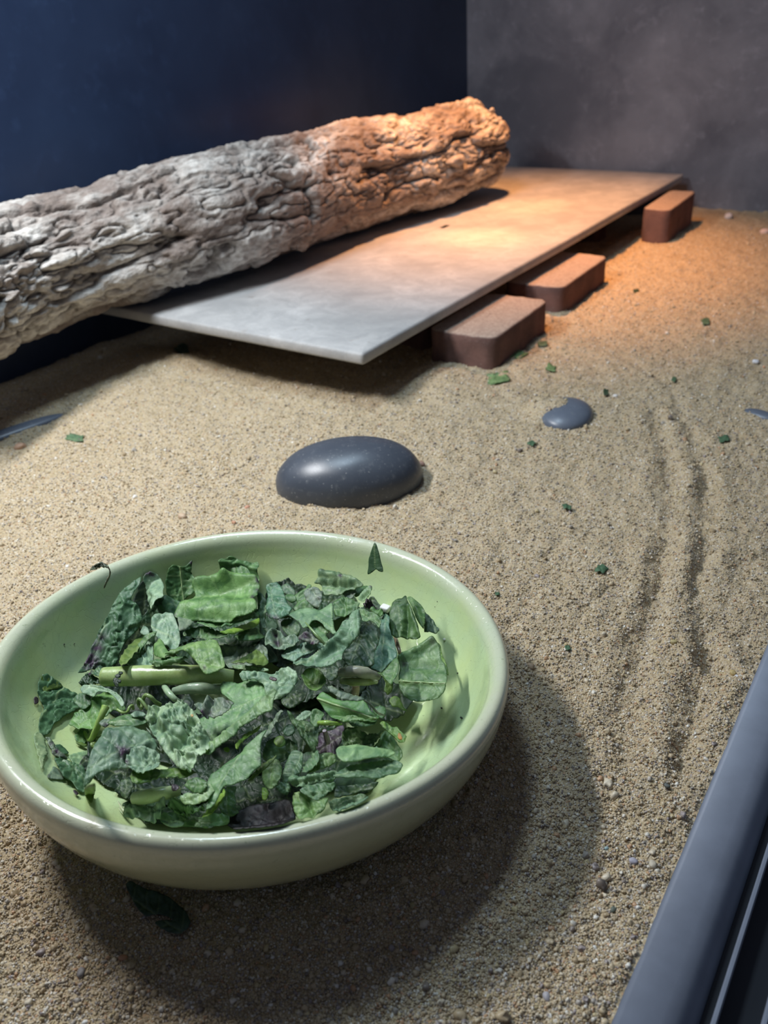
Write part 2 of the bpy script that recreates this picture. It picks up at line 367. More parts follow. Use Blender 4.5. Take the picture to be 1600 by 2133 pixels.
BC = np.array([-.7715, .7053, .170]); BR = .385; BT = -.111          # bowl rim centre, radius, backward tilt
BN = np.array([0, -BT, 1.0]); BN /= np.linalg.norm(BN); BE1 = np.array([1.0, 0, 0]); BE2 = np.cross(BN, BE1)
def polyline_d(x, y, pts):
    pts = np.array(pts); d = np.full(x.shape, 9.0)
    for a, b in zip(pts[:-1], pts[1:]):
        ab = b - a; t = np.clip(((x - a[0]) * ab[0] + (y - a[1]) * ab[1]) / (ab @ ab), 0, 1)
        d = np.minimum(d, np.hypot(x - a[0] - t * ab[0], y - a[1] - t * ab[1]))
    return d
G = lambda *pp: [P(a, b)[:2] for a, b in pp]
TRACKS = [(G((1365, 860), (1392, 960), (1398, 1080), (1375, 1220), (1335, 1360), (1305, 1480), (1300, 1600)), .022, .010),
          (G((1440, 900), (1475, 1000), (1475, 1120), (1455, 1240), (1470, 1330), (1500, 1400)), .020, .010),
          (G((1545, 1180), (1500, 1290), (1465, 1400), (1440, 1520), (1420, 1600)), .020, .009),
          (G((1290, 740), (1400, 800), (1420, 880)), .016, .005)]
MOUNDS = [(P(930, 800), .022, .10), (P(1290, 1500), -.012, .12), (P(1400, 1700), .012, .05), (P(1250, 1560), .010, .09), (P(1330, 1960), .008, .06), (P(1120, 1390), -.012, .07),
          (P(1400, 1150), .010, .06), (P(1200, 1230), .008, .08), (P(420, 735), .018, .12), (P(980, 1230), .006, .08), (P(60, 880), .012, .12), (P(560, 1090), .008, .08)]
def sand(x, y, fine=True):
    z = .010 * fbm(x * 2.2, y * 2.2, 3) + .007 * fbm(x * 9 + 3, y * 9, 3)
    if fine: z = z + .0070 * fbm(x * 30, y * 30, 3) + .0046 * fbm(x * 100, y * 100, 3)
    pit = sstep(-2.75, -2.3, x) * (1 - sstep(-1.5, -1.32, x)) * sstep(1.84, 2.10, y)
    z = z - .06 * pit
    for c_, a, w in MOUNDS: z = z + a * np.exp(-((x - c_[0])**2 + (y - c_[1])**2) / (w * w))
    cm = P(1146, 858); z = z + .040 * np.exp(-((x - cm[0])**2 + (y - cm[1])**2)**2 / .067**4)
    for pts, w, dp in TRACKS:
        d = polyline_d(x, y, pts) + .012 * fbm(x * 20, y * 20, 2); dp = dp * (.75 + .5 * vnoise(x * 6, y * 6)); z = z - dp * np.exp(-(d / w)**2) + dp * .55 * np.exp(-((d - 2.0 * w) / w)**2)
    z = z - .05 * np.exp(-((x - BC[0])**2 + (y - BC[1])**2) / .05) 
    z = z + .012 * sstep(-.30, -.12, x) * fbm(x * 7 + 9, y * 7, 2)
    return z
nx, ny = 520, 620
ux = np.linspace(0, 1, nx); uy = np.linspace(0, 1, ny)
gx = -.112 - (2.64) * (.55 * ux + .45 * ux**2); gy = -.45 + (YB + .45) * (.30 * uy + .70 * uy**2)
GX, GY = np.meshgrid(gx, gy, indexing='ij')
co = np.stack([GX.ravel(), GY.ravel(), sand(GX.ravel(), GY.ravel())], 1)
make('floor', co, grid_faces(nx, ny)[:, ::-1], MS, kind='structure', label='coarse tan sand floor with curved drag marks', origin=(0, 0, 0))

# grains: loose sand nobody could count
NG = 380000
th = rng.uniform(math.radians(-2), math.radians(82), NG); rr = np.exp(rng.uniform(math.log(.33), math.log(4.5), NG))
gx_, gy_ = -rr * np.sin(th), rr * np.cos(th)
k = (gx_ < -.125) & (gx_ > -2.0 - gy_ * .75) & (gx_ > XL + .02) & (gy_ < YB - .03); gx_, gy_ = gx_[k], gy_[k]
inb = ((gx_ - BC[0])**2 + (gy_ - BC[1])**2) < .2**2
gx_, gy_ = gx_[~inb], gy_[~inb]; n_ = len(gx_)
rad = .00054 * np.exp(rng.normal(0, .30, n_)); big = rng.random(n_) < .022; rad[big] *= rng.uniform(1.5, 2.5, big.sum())
far = np.hypot(gx_, gy_) > 1.9; rad[far] *= 1.25
zz = sand(gx_, gy_) * S + rad * .25
me = bpy.data.meshes.new('sand_grains'); me.vertices.add(n_)
me.vertices.foreach_set('co', np.stack([gx_ * S, gy_ * S, zz], 1).astype(np.float32).ravel())
at = me.attributes.new('rad', 'FLOAT', 'POINT'); at.data.foreach_set('value', rad.astype(np.float32))
me.materials.append(MG)
og = bpy.data.objects.new('sand_grains', me); sc.collection.objects.link(og)
tag(og, 'loose coarse tan and grey sand grains covering the floor', 'sand', None, 'stuff')
ng = bpy.data.node_groups.new('scatter_grains', 'GeometryNodeTree')
ng.interface.new_socket(name='Geometry', in_out='INPUT', socket_type='NodeSocketGeometry')
ng.interface.new_socket(name='Geometry', in_out='OUTPUT', socket_type='NodeSocketGeometry')
N = ng.nodes.new; gi, go = N('NodeGroupInput'), N('NodeGroupOutput')
iop = N('GeometryNodeInstanceOnPoints'); jn = N('GeometryNodeJoinGeometry')
for q in range(4):
    ico = N('GeometryNodeMeshIcoSphere'); ico.inputs['Radius'].default_value = 1; ico.inputs['Subdivisions'].default_value = 2
    nz_ = N('ShaderNodeTexNoise'); nz_.noise_dimensions = '4D'; nz_.inputs['Scale'].default_value = 1.1; nz_.inputs['W'].default_value = q * 3.7; nz_.inputs['Detail'].default_value = 1.0
    vm = N('ShaderNodeVectorMath'); vm.operation = 'SUBTRACT'; vm.inputs[1].default_value = (.5, .5, .5); ng.links.new(nz_.outputs['Color'], vm.inputs[0])
    vs_ = N('ShaderNodeVectorMath'); vs_.operation = 'SCALE'; vs_.inputs['Scale'].default_value = 2.4; ng.links.new(vm.outputs[0], vs_.inputs[0])
    sp_ = N('GeometryNodeSetPosition'); ng.links.new(ico.outputs[0], sp_.inputs[0]); ng.links.new(vs_.outputs[0], sp_.inputs['Offset'])
    ss = N('GeometryNodeSetShadeSmooth'); ng.links.new(sp_.outputs[0], ss.inputs[0])
    sm = N('GeometryNodeSetMaterial'); sm.inputs['Material'].default_value = MG; ng.links.new(ss.outputs[0], sm.inputs[0])
    g2i = N('GeometryNodeGeometryToInstance'); ng.links.new(sm.outputs[0], g2i.inputs[0]); ng.links.new(g2i.outputs[0], jn.inputs[0])
rv = N('FunctionNodeRandomValue'); rv.data_type = 'FLOAT_VECTOR'; rv.inputs[0].default_value = (0, 0, 0); rv.inputs[1].default_value = (6.28, 6.28, 6.28)
ri = N('FunctionNodeRandomValue'); ri.data_type = 'INT'; ri.inputs[4].default_value = 0; ri.inputs[5].default_value = 3
na = N('GeometryNodeInputNamedAttribute'); na.data_type = 'FLOAT'; na.inputs[0].default_value = 'rad'
iop.inputs['Pick Instance'].default_value = True
lk = ng.links.new
lk(gi.outputs[0], iop.inputs['Points']); lk(jn.outputs[0], iop.inputs['Instance']); lk(ri.outputs[2], iop.inputs['Instance Index'])
lk(rv.outputs[0], iop.inputs['Rotation']); lk(na.outputs[0], iop.inputs['Scale']); lk(iop.outputs[0], go.inputs[0])
og.modifiers.new('grains', 'NODES').node_group = ng

# window track at the front of the enclosure: ledge, two fins
ALU = flat_material('anodised_track', (.17, .195, .25), .55, Metallic=.1)
DARKM = flat_material('black_channel', (.012, .014, .02), .45)
def extrude(profile, y0, y1, n=2):
    pr = np.array(profile); ys = np.linspace(y0, y1, n)
    co = np.concatenate([np.column_stack([pr[:, 0], np.full(len(pr), y), pr[:, 1]]) for y in ys])
    k = len(pr); f = grid_faces(n, k, True).tolist(); f.append(list(range(k))[::-1]); f.append([(n - 1) * k + i for i in range(k)])
    return co, f
led = [(-.122, -.12), (-.1215, .012), (-.119, .0185), (-.113, .021), (-.075, .021), (-.062, .018), (-.052, .010), (-.045, -.004), (-.0405, -.02), (-.040, -.12)]
t1 = make('trim_1', *extrude(led, -.3, YB), ALU, kind='structure', label='blue grey metal sill of the sliding window track', smooth=True)
make('channel', *extrude([(-.040, -.12), (-.040, -.022), (.12, -.022), (.12, -.12)], -.3, YB), DARKM, t1, smooth=False, label='black channel floor')
for x in (-.026, .021):
    make('track_fin', *extrude([(x - .003, -.022), (x - .003, .014), (x - .001, .017), (x + .002, .017), (x + .003, .014), (x + .003, -.022)], -.3, YB), ALU, t1, smooth=False)

# ------------------------------------------------------------------ board, bricks, log
BZ = .175; BTH = .036
def rrect(x0, x1, y0, y1, r, n=5):
    pts = []
    for cx, cy, a0 in ((x1 - r, y1 - r, 0), (x0 + r, y1 - r, 90), (x0 + r, y0 + r, 180), (x1 - r, y0 + r, 270)):
        for i in range(n + 1):
            a = math.radians(a0 + 90 * i / n); pts.append((cx + r * math.cos(a), cy + r * math.sin(a), math.cos(a), math.sin(a)))
    return np.array(pts)
def slab(x0, x1, y0, y1, z0, z1, r, bev, rot=0, nz=6, rough=.0, n=5, sub=1, seed=0, rl=None):
    """solid with rounded upright corners and bevelled rims, roughened surface"""
    pr = rrect(x0, x1, y0, y1, r, n)
    # subdivide the straight runs
    out = []
    for a, b in zip(pr, np.roll(pr, -1, 0)):
        L_ = np.hypot(*(b - a)[:2]); m = max(1, int(L_ / .02)) if sub else 1
        for q in range(m): out.append(a + (b - a) * q / m)
    pr = np.array(out); c_ = np.array([(x0 + x1) / 2, (y0 + y1) / 2])
    lv = [(z0, -bev), (z0 + bev * .3, -bev * .3), (z0 + bev, 0)] + [(z, 0) for z in np.linspace(z0 + bev, z1 - bev, nz)[1:-1]] + [(z1 - bev, 0), (z1 - bev * .3, -bev * .3), (z1, -bev)]
    rings = []
    for z, o in lv: rings.append(np.column_stack([pr[:, :2] + pr[:, 2:] * o, np.full(len(pr), z)]))
    top = rings[-1]
    for s_ in ((.9, .75, .55, .3, .02) if rl is None else rl):
        q = top.copy(); q[:, :2] = c_ + (top[:, :2] - c_) * s_; rings.append(q)
    bot = rings[0].copy(); bot[:, :2] = c_ + (bot[:, :2] - c_) * .02; rings.insert(0, bot)
    co = np.concatenate(rings)
    if rough:
        q = co * 1.0
        d = rough * fbm3(q[:, 0] * 45 + seed, q[:, 1] * 45, q[:, 2] * 45, 3)
        co = co + d[:, None] * np.array([1, 1, .8])
    ca, sa = math.cos(rot), math.sin(rot)
    xy = co[:, :2] - c_; co[:, :2] = c_ + np.column_stack([xy[:, 0] * ca - xy[:, 1] * sa, xy[:, 0] * sa + xy[:, 1] * ca])
    return co, grid_faces(len(rings), len(pr), True)
co, f = slab(-2.47, -1.312, 1.815, 4.665, BZ - BTH, BZ, .010, .008, rot=math.radians(-.7), nz=3, n=3)
co[:, 2] += .006 * fbm(co[:, 0] * 1.3, co[:, 1] * .8, 2)
make('cement_board', co, f, MBOARD, smooth=False, label='long grey cement board lying on bricks under the warm lamp', cat='board')
def brick(x0, x1, y0, y1, z0, z1, rot, label, seed, r=.036):
    co, f = slab(x0, x1, y0, y1, z0, z1, r, .007, rot, 7, .0035, 5, 1, seed)
    return make('paving_brick', co, f, MBRICK, label=label, cat='brick', group='bricks along the board')
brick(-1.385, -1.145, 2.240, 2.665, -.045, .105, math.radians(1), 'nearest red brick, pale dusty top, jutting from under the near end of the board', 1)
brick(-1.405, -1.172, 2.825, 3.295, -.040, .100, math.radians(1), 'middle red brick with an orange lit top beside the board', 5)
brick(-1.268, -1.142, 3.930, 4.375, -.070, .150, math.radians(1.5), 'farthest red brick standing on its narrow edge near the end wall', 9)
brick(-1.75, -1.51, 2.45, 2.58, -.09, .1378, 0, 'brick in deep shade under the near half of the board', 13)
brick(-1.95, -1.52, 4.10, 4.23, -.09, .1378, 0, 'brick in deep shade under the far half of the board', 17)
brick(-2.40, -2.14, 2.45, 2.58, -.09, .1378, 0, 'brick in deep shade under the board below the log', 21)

LOGO = [((-210, 503), (-195, 835)), ((-90, 462), (-80, 770)), ((0, 430), (60, 705)), ((100, 406), (165, 670)), ((200, 378), (262, 637)), ((300, 345), (365, 612)), ((395, 308), (470, 586)), ((480, 302), (550, 560)), ((570, 298), (630, 525)),
        ((650, 268), (700, 495)), ((720, 250), (765, 468)), ((790, 246), (830, 458)), ((850, 235), (885, 435)), ((905, 218), (935, 428)), ((950, 210), (985, 405))]
cen, rd = [], []
for a, b in LOGO:
    a, b = np.array(a, float), np.array(b, float); m = (a + b) / 2; r_ = .2
    for _ in range(60):
        w = P(m[0], m[1], BZ + .012 + r_); q = R.T @ (w - CAM)
        r_ = .5 * r_ + .5 * (np.linalg.norm(a - b) * .965 * (-q[2]) / (2 * FPX))
    cen.append(w); rd.append(r_)
cen, rd = np.array(cen), np.array(rd)
ordr = np.argsort(cen[:, 1]); cen, rd = cen[ordr], rd[ordr]
ks = np.ones(3) / 3
for _ in range(1):
    cen[1:-1] = (cen[:-2] + cen[1:-1] * 2 + cen[2:]) / 4; rd[1:-1] = (rd[:-2] + 2 * rd[1:-1] + rd[2:]) / 4
cen[:, 0] = np.maximum(cen[:, 0], XL + rd + .025)
nu, nv = 720, 400
t = np.linspace(0, len(cen) - 1, nu - 40); pc = np.stack([cr(cen[:, k_], t) for k_ in range(3)], 1); pr_ = cr(rd, t)
# rounded far end
ax = pc[-1] - pc[-14]; ax /= np.linalg.norm(ax)
th_ = np.linspace(0, np.pi / 2 * .995, 41)[1:]
pc = np.concatenate([pc, pc[-1] + np.sin(th_)[:, None] * ax * pr_[-1] * .85]); pr_ = np.concatenate([pr_, pr_[-1] * np.cos(th_)**.55])
cap = np.linspace(.03, .97, 12); ax0 = pc[0] - pc[8]; ax0 /= np.linalg.norm(ax0)
pc = np.concatenate([np.repeat(pc[:1], 12, 0) + ax0 * (.004 + .012 * np.sqrt(1 - cap**2))[:, None], pc]); pr_ = np.concatenate([pr_[0] * cap, pr_])      # sawn near end
ax = pc[1:] - pc[:-1]; L_ = np.concatenate([[0], np.cumsum(np.linalg.norm(ax, axis=1))])
phi = np.linspace(0, 2 * np.pi, nv, endpoint=False)
PH, LL = np.meshgrid(phi, L_); RR0 = np.repeat(pr_[:, None], nv, 1)
cxn, czn = np.cos(PH), np.sin(PH)
# bark plates: long overlapping cells with cracks between
wx, wz = cxn * .21, czn * .21
wv = fbm3(wx * 7, LL * 5, wz * 7, 3)
m1 = fbm3(wx * 11 + wv * .9, LL * 3.6 + wv * .8, wz * 11 + 3, 3, .45)
m2 = fbm3(wx * 26 + wv * 1.2 + 7, LL * 10 + wv, wz * 26, 3, .5)
c1_ = np.exp(-(m1 / .035)**2); c2_ = np.exp(-(m2 / .055)**2)
sgn = np.sign(m1) * np.minimum(np.abs(m1) * 9, 1)
hgt = -.040 + .010 * sgn + .020 * np.minimum(np.abs(m1) * 3, 1)**.7 - .010 * c1_ + .008 * np.minimum(np.abs(m2) * 4, 1)**.7 - .005 * c2_ + .014 * fbm3(wx * 7, LL * 5, wz * 7, 3) + .007 * fbm3(wx * 60, LL * 40, wz * 60, 4)
crack, crack2 = c1_, c2_; q1 = (None, None, .5 + .5 * m1)
edgew = (pr_ / pr_.max())[:, None]**.5
RR = RR0 * (1 + .05 * fbm3(wx * 3, LL * 2.0, wz * 3, 2)) + hgt * edgew
co = np.stack([pc[:, 0:1] + RR * cxn, np.repeat(pc[:, 1:2], nv, 1), pc[:, 2:3] + RR * czn], -1).reshape(-1, 3)
ovb = (co[:, 1] > 1.80) & (co[:, 0] > -2.48)
co[:, 2] = np.where(ovb, np.maximum(co[:, 2], BZ + .0075), co[:, 2]); co[:, 0] = np.maximum(co[:, 0], XL + .006)
pig = np.zeros((len(co), 4)); pig[:, 0] = np.clip(crack * .70 + crack2 * .50, 0, .9).ravel(); pig[:, 1] = (sstep(.70, .95, q1[2]) * .8).ravel(); pig[:, 3] = 1
make('bark_log', co, grid_faces(len(pc), nv, True), MBARK, label='thick rough barked log lying along the board by the side wall', cat='log', attrs=pig)

# ------------------------------------------------------------------ stones half sunk in the sand
def ellipsoid(c_, a, b, h, rot, tilt=(0, 0), sq=2.0, n=48, m=90, noise=.02, seed=0):
    u = np.linspace(-np.pi / 2, np.pi / 2, n); v = np.linspace(0, 2 * np.pi, m, endpoint=False); U, V = np.meshgrid(u, v, indexing='ij')
    f = lambda w, e: np.sign(w) * np.abs(w)**e
    e = 2 / sq
    X = f(np.cos(U), e) * np.cos(V); Y = f(np.cos(U), e) * np.sin(V); Z = f(np.sin(U), e)
    d = 1 + noise * fbm3(X * 1.5 + seed, Y * 1.5, Z * 1.5, 3)
    X, Y, Z = X * a * d, Y * b * d, Z * h * d
    Z = Z + tilt[0] * X + tilt[1] * Y
    ca, sa = math.cos(rot), math.sin(rot)
    co = np.stack([c_[0] + X * ca - Y * sa, c_[1] + X * sa + Y * ca, c_[2] + Z], -1).reshape(-1, 3)
    return co, grid_faces(n, m, True)
sc_ = P(733, 1023, .0)
make('river_stone', *ellipsoid((sc_[0] - .03, sc_[1] + .03, .012), .182, .120, .098, math.atan2(.199, .304) + .02, (.03, -.0), 2.15), MSTONE, label='large smooth dark blue grey stone half sunk in sand behind the bowl', cat='stone', group='smooth dark stones in the sand')
s2 = P(1178, 866, .0)
make('river_stone', *ellipsoid((s2[0], s2[1], .0), .075, .095, .036, .3, (0, 0), 2.2), MSTONE2, label='small blue grey stone mostly covered by sand, crescent showing', cat='stone', group='smooth dark stones in the sand')
s3 = P(28, 905, .0)
make('river_stone', *ellipsoid((s3[0], s3[1], .007), .16, .028, .015, math.atan2(P(135, 868)[1] - P(0, 915)[1], P(135, 868)[0] - P(0, 915)[0]), (0, 0), 2.2), MSTONE2, label='sliver of a dark blue grey stone breaking the sand at the left edge', cat='stone', group='smooth dark stones in the sand')
s4 = P(1585, 866, .0)
make('river_stone', *ellipsoid((s4[0], s4[1], .0), .05, .022, .013, -.3, (0, 0), 2.2), MSTONE2, label='tiny patch of a buried grey stone at the right edge', cat='stone', group='smooth dark stones in the sand')

# ------------------------------------------------------------------ bowl
PO = [(1.0, 0.0), (1.014, -.006), (1.024, -.022), (1.026, -.045), (1.022, -.075), (1.015, -.12), (.995, -.18), (.955, -.26), (.895, -.34), (.81, -.42), (.70, -.485), (.56, -.53), (.42, -.55), (.40, -.575), (.36, -.585), (.33, -.57), (.10, -.565), (.001, -.565)]
PI_ = [(.985, -.003), (.968, -.014), (.954, -.035), (.942, -.07), (.925, -.12), (.89, -.19), (.83, -.27), (.74, -.345), (.62, -.405), (.48, -.445), (.32, -.47), (.15, -.48), (.001, -.482)]
prof = np.array(PO[::-1] + PI_)
tp = np.linspace(0, len(prof) - 1, 150); prof = np.stack([cr(prof[:, 0], tp), cr(prof[:, 1], tp)], 1); prof[:, 0] = np.maximum(prof[:, 0], .0008)
na_ = 220; A_ = np.linspace(0, 2 * np.pi, na_, endpoint=False)
wob = 1 + .006 * np.cos(2 * A_ + .6) + .003 * np.cos(5 * A_)
loc = np.stack([prof[:, 0:1] * BR * np.cos(A_) * wob, prof[:, 0:1] * BR * np.sin(A_) * wob, np.repeat(prof[:, 1:2] * BR, na_, 1) + .0015 * np.cos(3 * A_ + 1)], -1)
loc = loc.reshape(-1, 3)
me = make('green_bowl', loc, grid_faces(len(prof), na_, True), MB, origin=(0, 0, 0), label='wide pale green crackle glazed bowl holding chopped wilted leaves', cat='bowl')
RM = Matrix([[BE1[0], BE2[0], BN[0]], [BE1[1], BE2[1], BN[1]], [BE1[2], BE2[2], BN[2]]])
me.matrix_world = Matrix.Translation(Vector(BC * S)) @ RM.to_4x4()
_pi = np.array([(1.03, .02)] + PI_)[::-1]
def bowl_gap(p):                              # height above the inside of the bowl, along its axis
    q = p - BC; x, y, z = q @ BE1, q @ BE2, q @ BN
    r_ = np.hypot(x, y) / BR
    return z - np.interp(r_, _pi[:, 0], _pi[:, 1]) * BR, r_
def bowl_clip(ray, t, margin):
    ts = np.linspace(.55, 1.0, 60)[None] * ((-.12 - 1) / ray[:, 2])[:, None]
    pts = CAM + ray[:, None] * ts[..., None]
    g, r_ = bowl_gap(pts.reshape(-1, 3)); g = g.reshape(ts.shape); r_ = r_.reshape(ts.shape)
    g = np.where(r_ > 1.0, 1, g)
    hit = g < margin; i = np.argmax(hit, 1); i = np.where(hit.any(1), i, ts.shape[1] - 1); i = np.maximum(i, 1)
    k_ = np.arange(len(t)); g0, g1 = g[k_, i - 1], g[k_, i]
    f_ = np.clip((g0 - margin) / (g0 - g1 + 1e-9), 0, 1); tb = ts[k_, i - 1] * (1 - f_) + ts[k_, i] * f_
    return np.where(hit.any(1), np.minimum(t, tb), t)

# ------------------------------------------------------------------ leaves
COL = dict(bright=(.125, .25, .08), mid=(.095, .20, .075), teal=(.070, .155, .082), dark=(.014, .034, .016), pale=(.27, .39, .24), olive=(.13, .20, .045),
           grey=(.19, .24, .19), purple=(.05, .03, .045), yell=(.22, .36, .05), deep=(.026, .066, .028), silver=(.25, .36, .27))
def inside(pts, poly):
    x, y = pts[:, 0], pts[:, 1]; c_ = np.zeros(len(pts), bool)
    for a, b in zip(poly, np.roll(poly, -1, 0)):
        k_ = ((a[1] > y) != (b[1] > y)); xi = (b[0] - a[0]) * (y - a[1]) / (b[1] - a[1] + 1e-12) + a[0]; c_ ^= k_ & (x < xi)
    return c_
def segd(pts, a, b):
    a, b = np.array(a, float), np.array(b, float); ab = b - a
    t_ = np.clip(((pts - a) @ ab) / (ab @ ab + 1e-9), 0, 1); return np.linalg.norm(pts - a - t_[:, None] * ab, axis=1), t_
LC = [0]
def leaf(label, poly, z=.08, sx=0., sy=.2, cr_=.004, wl=16, col='mid', curl=0., ribs=(), folds=(), br=(), serr=0., arch=None, name='wilted_leaf', cat='leaf', group='chopped leaves in the bowl', bowl=True, sp=3.6, edge=.7, thick=.0004):
    LC[0] += 1; sd = LC[0] * 7.31
    if bowl: z = .095 + (z - .105) * 1.55; sx *= 1.35; sy = .05 + (sy - .05) * 1.25 if sy > 0 else sy * 1.4
    if sp == 3.6 and len(poly) > 9: sp = 2.9
    if cr_ > .0055: sp = min(sp, 2.5)
    poly = np.array(poly, float); n = len(poly); tt = np.arange(0, n, .02)
    ext = np.concatenate([poly[-2:], poly, poly[:3]])
    cv = np.stack([cr(ext[:, k_], tt + 2) for k_ in (0, 1)], 1)
    lin = np.stack([np.interp(tt, np.arange(n + 1), np.append(poly[:, k_], poly[0, k_])) for k_ in (0, 1)], 1)
    cv = .6 * cv + .4 * lin
    sl = np.concatenate([[0], np.cumsum(np.linalg.norm(np.diff(cv, axis=0, append=cv[:1]), axis=1))]); tot = sl[-1]
    m = max(10, int(tot / sp)); s_ = np.linspace(0, tot, m, endpoint=False)
    cl = np.vstack([cv, cv[:1]]); bd = np.stack([np.interp(s_, sl, cl[:, k_]) for k_ in (0, 1)], 1)
    ctr = bd.mean(0); out = bd - ctr; out /= np.linalg.norm(out, axis=1)[:, None] + 1e-9
    j = .9 * vnoise(s_ / 7 + sd, s_ * 0 + sd) + (serr * (np.abs((s_ / 9) % 1 - .5) * 4 - 1) if serr else 0)
    bd = bd + out * j[:, None]
    lo, hi = bd.min(0), bd.max(0)
    gx2, gy2 = np.meshgrid(np.arange(lo[0], hi[0], sp), np.arange(lo[1], hi[1], sp * .87)); gx2[1::2] += sp / 2
    g = np.column_stack([gx2.ravel(), gy2.ravel()]); g = g[inside(g, bd)]
    if len(g):
        dmin = np.sqrt(((g[:, None] - bd[None])**2).sum(2).min(1)); g = g[dmin > sp * .55]
    allp = np.vstack([bd, g]) if len(g) else bd
    res = delaunay_2d_cdt([Vector(v) for v in allp], [(i, (i + 1) % m) for i in range(m)], [list(range(m))], 1, 1e-4)
    v2 = np.array([tuple(v) for v in res[0]]); fc = [list(f_) for f_ in res[2]]
    de = np.sqrt(((v2[:, None] - bd[None])**2).sum(2).min(1))
    c0 = P(ctr[0], ctr[1], z); nrm = np.array([-sx, -sy, 1.0]); ray = rays(v2)
    t_ = ((c0 - CAM) @ nrm) / (ray @ nrm)
    if bowl: t_ = bowl_clip(ray, t_, .006)
    p = CAM + ray * t_[:, None]; nrm = nrm / np.linalg.norm(nrm)
    ang = (sd * 2.4) % 3.14; ca, sa = math.cos(ang), math.sin(ang); x, y = v2[:, 0] * ca + v2[:, 1] * sa, (-v2[:, 0] * sa + v2[:, 1] * ca) * .55
    wx_ = fbm(v2[:, 0] / 40 + sd, v2[:, 1] / 40, 2)
    wy_ = fbm(v2[:, 1] / 30 + sd, v2[:, 0] / 30, 2)
    q1_ = fbm(x / (wl * 1.5) + sd + wx_ * 1.6, y / (wl * 1.5) + wy_ * 1.6, 2, .5); q2_ = fbm(y / (wl * 1.1) + sd * 2 + wy_ * 1.5, x / (wl * 1.7) + wx_ * 1.5, 2, .5)
    rdg = .5 + 1.1 * np.exp(-np.abs(q1_) * 9) - .9 * np.exp(-np.abs(q2_) * 10) + .5 * fbm(x / (wl * .6) + sd, y / (wl * .6), 2)
    sm = fbm(x / (wl * 2.6) + sd, y / (wl * 2.6) + 5, 2)
    d = cr_ * (.9 * (rdg - .5) + 1.5 * sm)
    d *= 1.15 if cr_ > .007 else .80
    d += curl * np.exp(-de / 9.0)
    size = np.linalg.norm(hi - lo) / 2
    if arch:                                      # arch = (angle in degrees, height): the sheet bends over an axis
        aa = math.radians(arch[0]); q = ((v2 - ctr) @ np.array([-math.sin(aa), math.cos(aa)])) / (size * .8); d += arch[1] * (1 - np.minimum(q * q, 2.0))
    pig = np.zeros((len(v2), 4)); pig[:, 3] = 1; pig[:, 1] = edge * np.exp(-de / 3.5)
    for f_ in folds:
        dd, t2 = segd(v2, f_[0], f_[1]); d += f_[2] * np.exp(-(dd / f_[3])**2)
    if not ribs and size > 20 and edge > .15 and cr_ < .008 and cat == 'leaf':           # natural side veins
        cvm = np.cov((v2 - ctr).T); ax2 = np.linalg.eigh(cvm)[1][:, 1]; px2 = np.array([-ax2[1], ax2[0]]); off = px2 * size * .18 * math.sin(sd)
        vl = [(ctr + off - ax2 * size, ctr + off + ax2 * size, 2.0, .55)]
        for q in np.linspace(-.75, .65, 5):
            for sg in (-1, 1): vl.append((ctr + off + ax2 * size * q, ctr + off + ax2 * size * (q + .38) + px2 * sg * size * .75, 1.7, .32))
        for f_ in vl:
            dd, t2 = segd(v2 + 1.5 * np.stack([vnoise(v2[:, 0] / 9, v2[:, 1] / 9 + sd), vnoise(v2[:, 0] / 9 + sd, v2[:, 1] / 9)], 1), f_[0], f_[1])
            k_ = np.exp(-(dd / f_[2])**2); d -= .0013 * k_; pig[:, 2] = np.maximum(pig[:, 2], k_ * f_[3])
    for f_ in ribs:
        w = f_[2] if len(f_) > 2 else 2.2
        dd, t2 = segd(v2, f_[0], f_[1]); w_ = w * (1.15 - .6 * t2); k_ = np.exp(-(dd / w_)**2); d += .0022 * k_ * w / 2.2; pig[:, 2] = np.maximum(pig[:, 2], k_)
    for b_ in br:
        pig[:, 0] = np.maximum(pig[:, 0], np.exp(-(np.hypot(v2[:, 0] - b_[0], v2[:, 1] - b_[1]) / b_[2])**2) * (b_[3] if len(b_) > 3 else 1))
    p = p + nrm * d[:, None]
    if bowl:
        gp, r_ = bowl_gap(p); lift = np.where((r_ < 1.0) & (gp < .003), .003 - gp, 0); p = p + np.minimum(lift, .03)[:, None] * (.5 * BN + .5 * -ray)
    o = make(name, p, fc, ML, label=label, cat=cat, group=group, attrs=pig)
    c_ = COL[col] if isinstance(col, str) else col
    o.color = (*c_, 1)
    for f_ in ribs:
        if len(f_) > 2 and f_[2] >= 2.5:
            lp = np.array([np.array(f_[0]) * (1 - u) + np.array(f_[1]) * u for u in np.linspace(0, 1, 9)]); pth = []
            for q in lp:
                dd = np.hypot(*(v2 - q).T); w_ = np.exp(-(dd / 3.0)**2) + 1e-9; pth.append((p * w_[:, None]).sum(0) / w_.sum())
            pth = np.array(pth) + nrm * .0008; rr_ = f_[2] * .55 * dist_px(pth[4]) * np.linspace(1.1, .7, 9)
            mo = make('midrib', *sweep(pth, rr_, 10, 1.0, 3, .04), MK, o, label='paler raised midrib'); mo.color = (*[.55 * a + .45 * b for a, b in zip(COL[col] if isinstance(col, str) else col, (.52, .66, .30))], 1)
    md = o.modifiers.new('thickness', 'SOLIDIFY'); md.thickness = thick; md.offset = 0
    return o
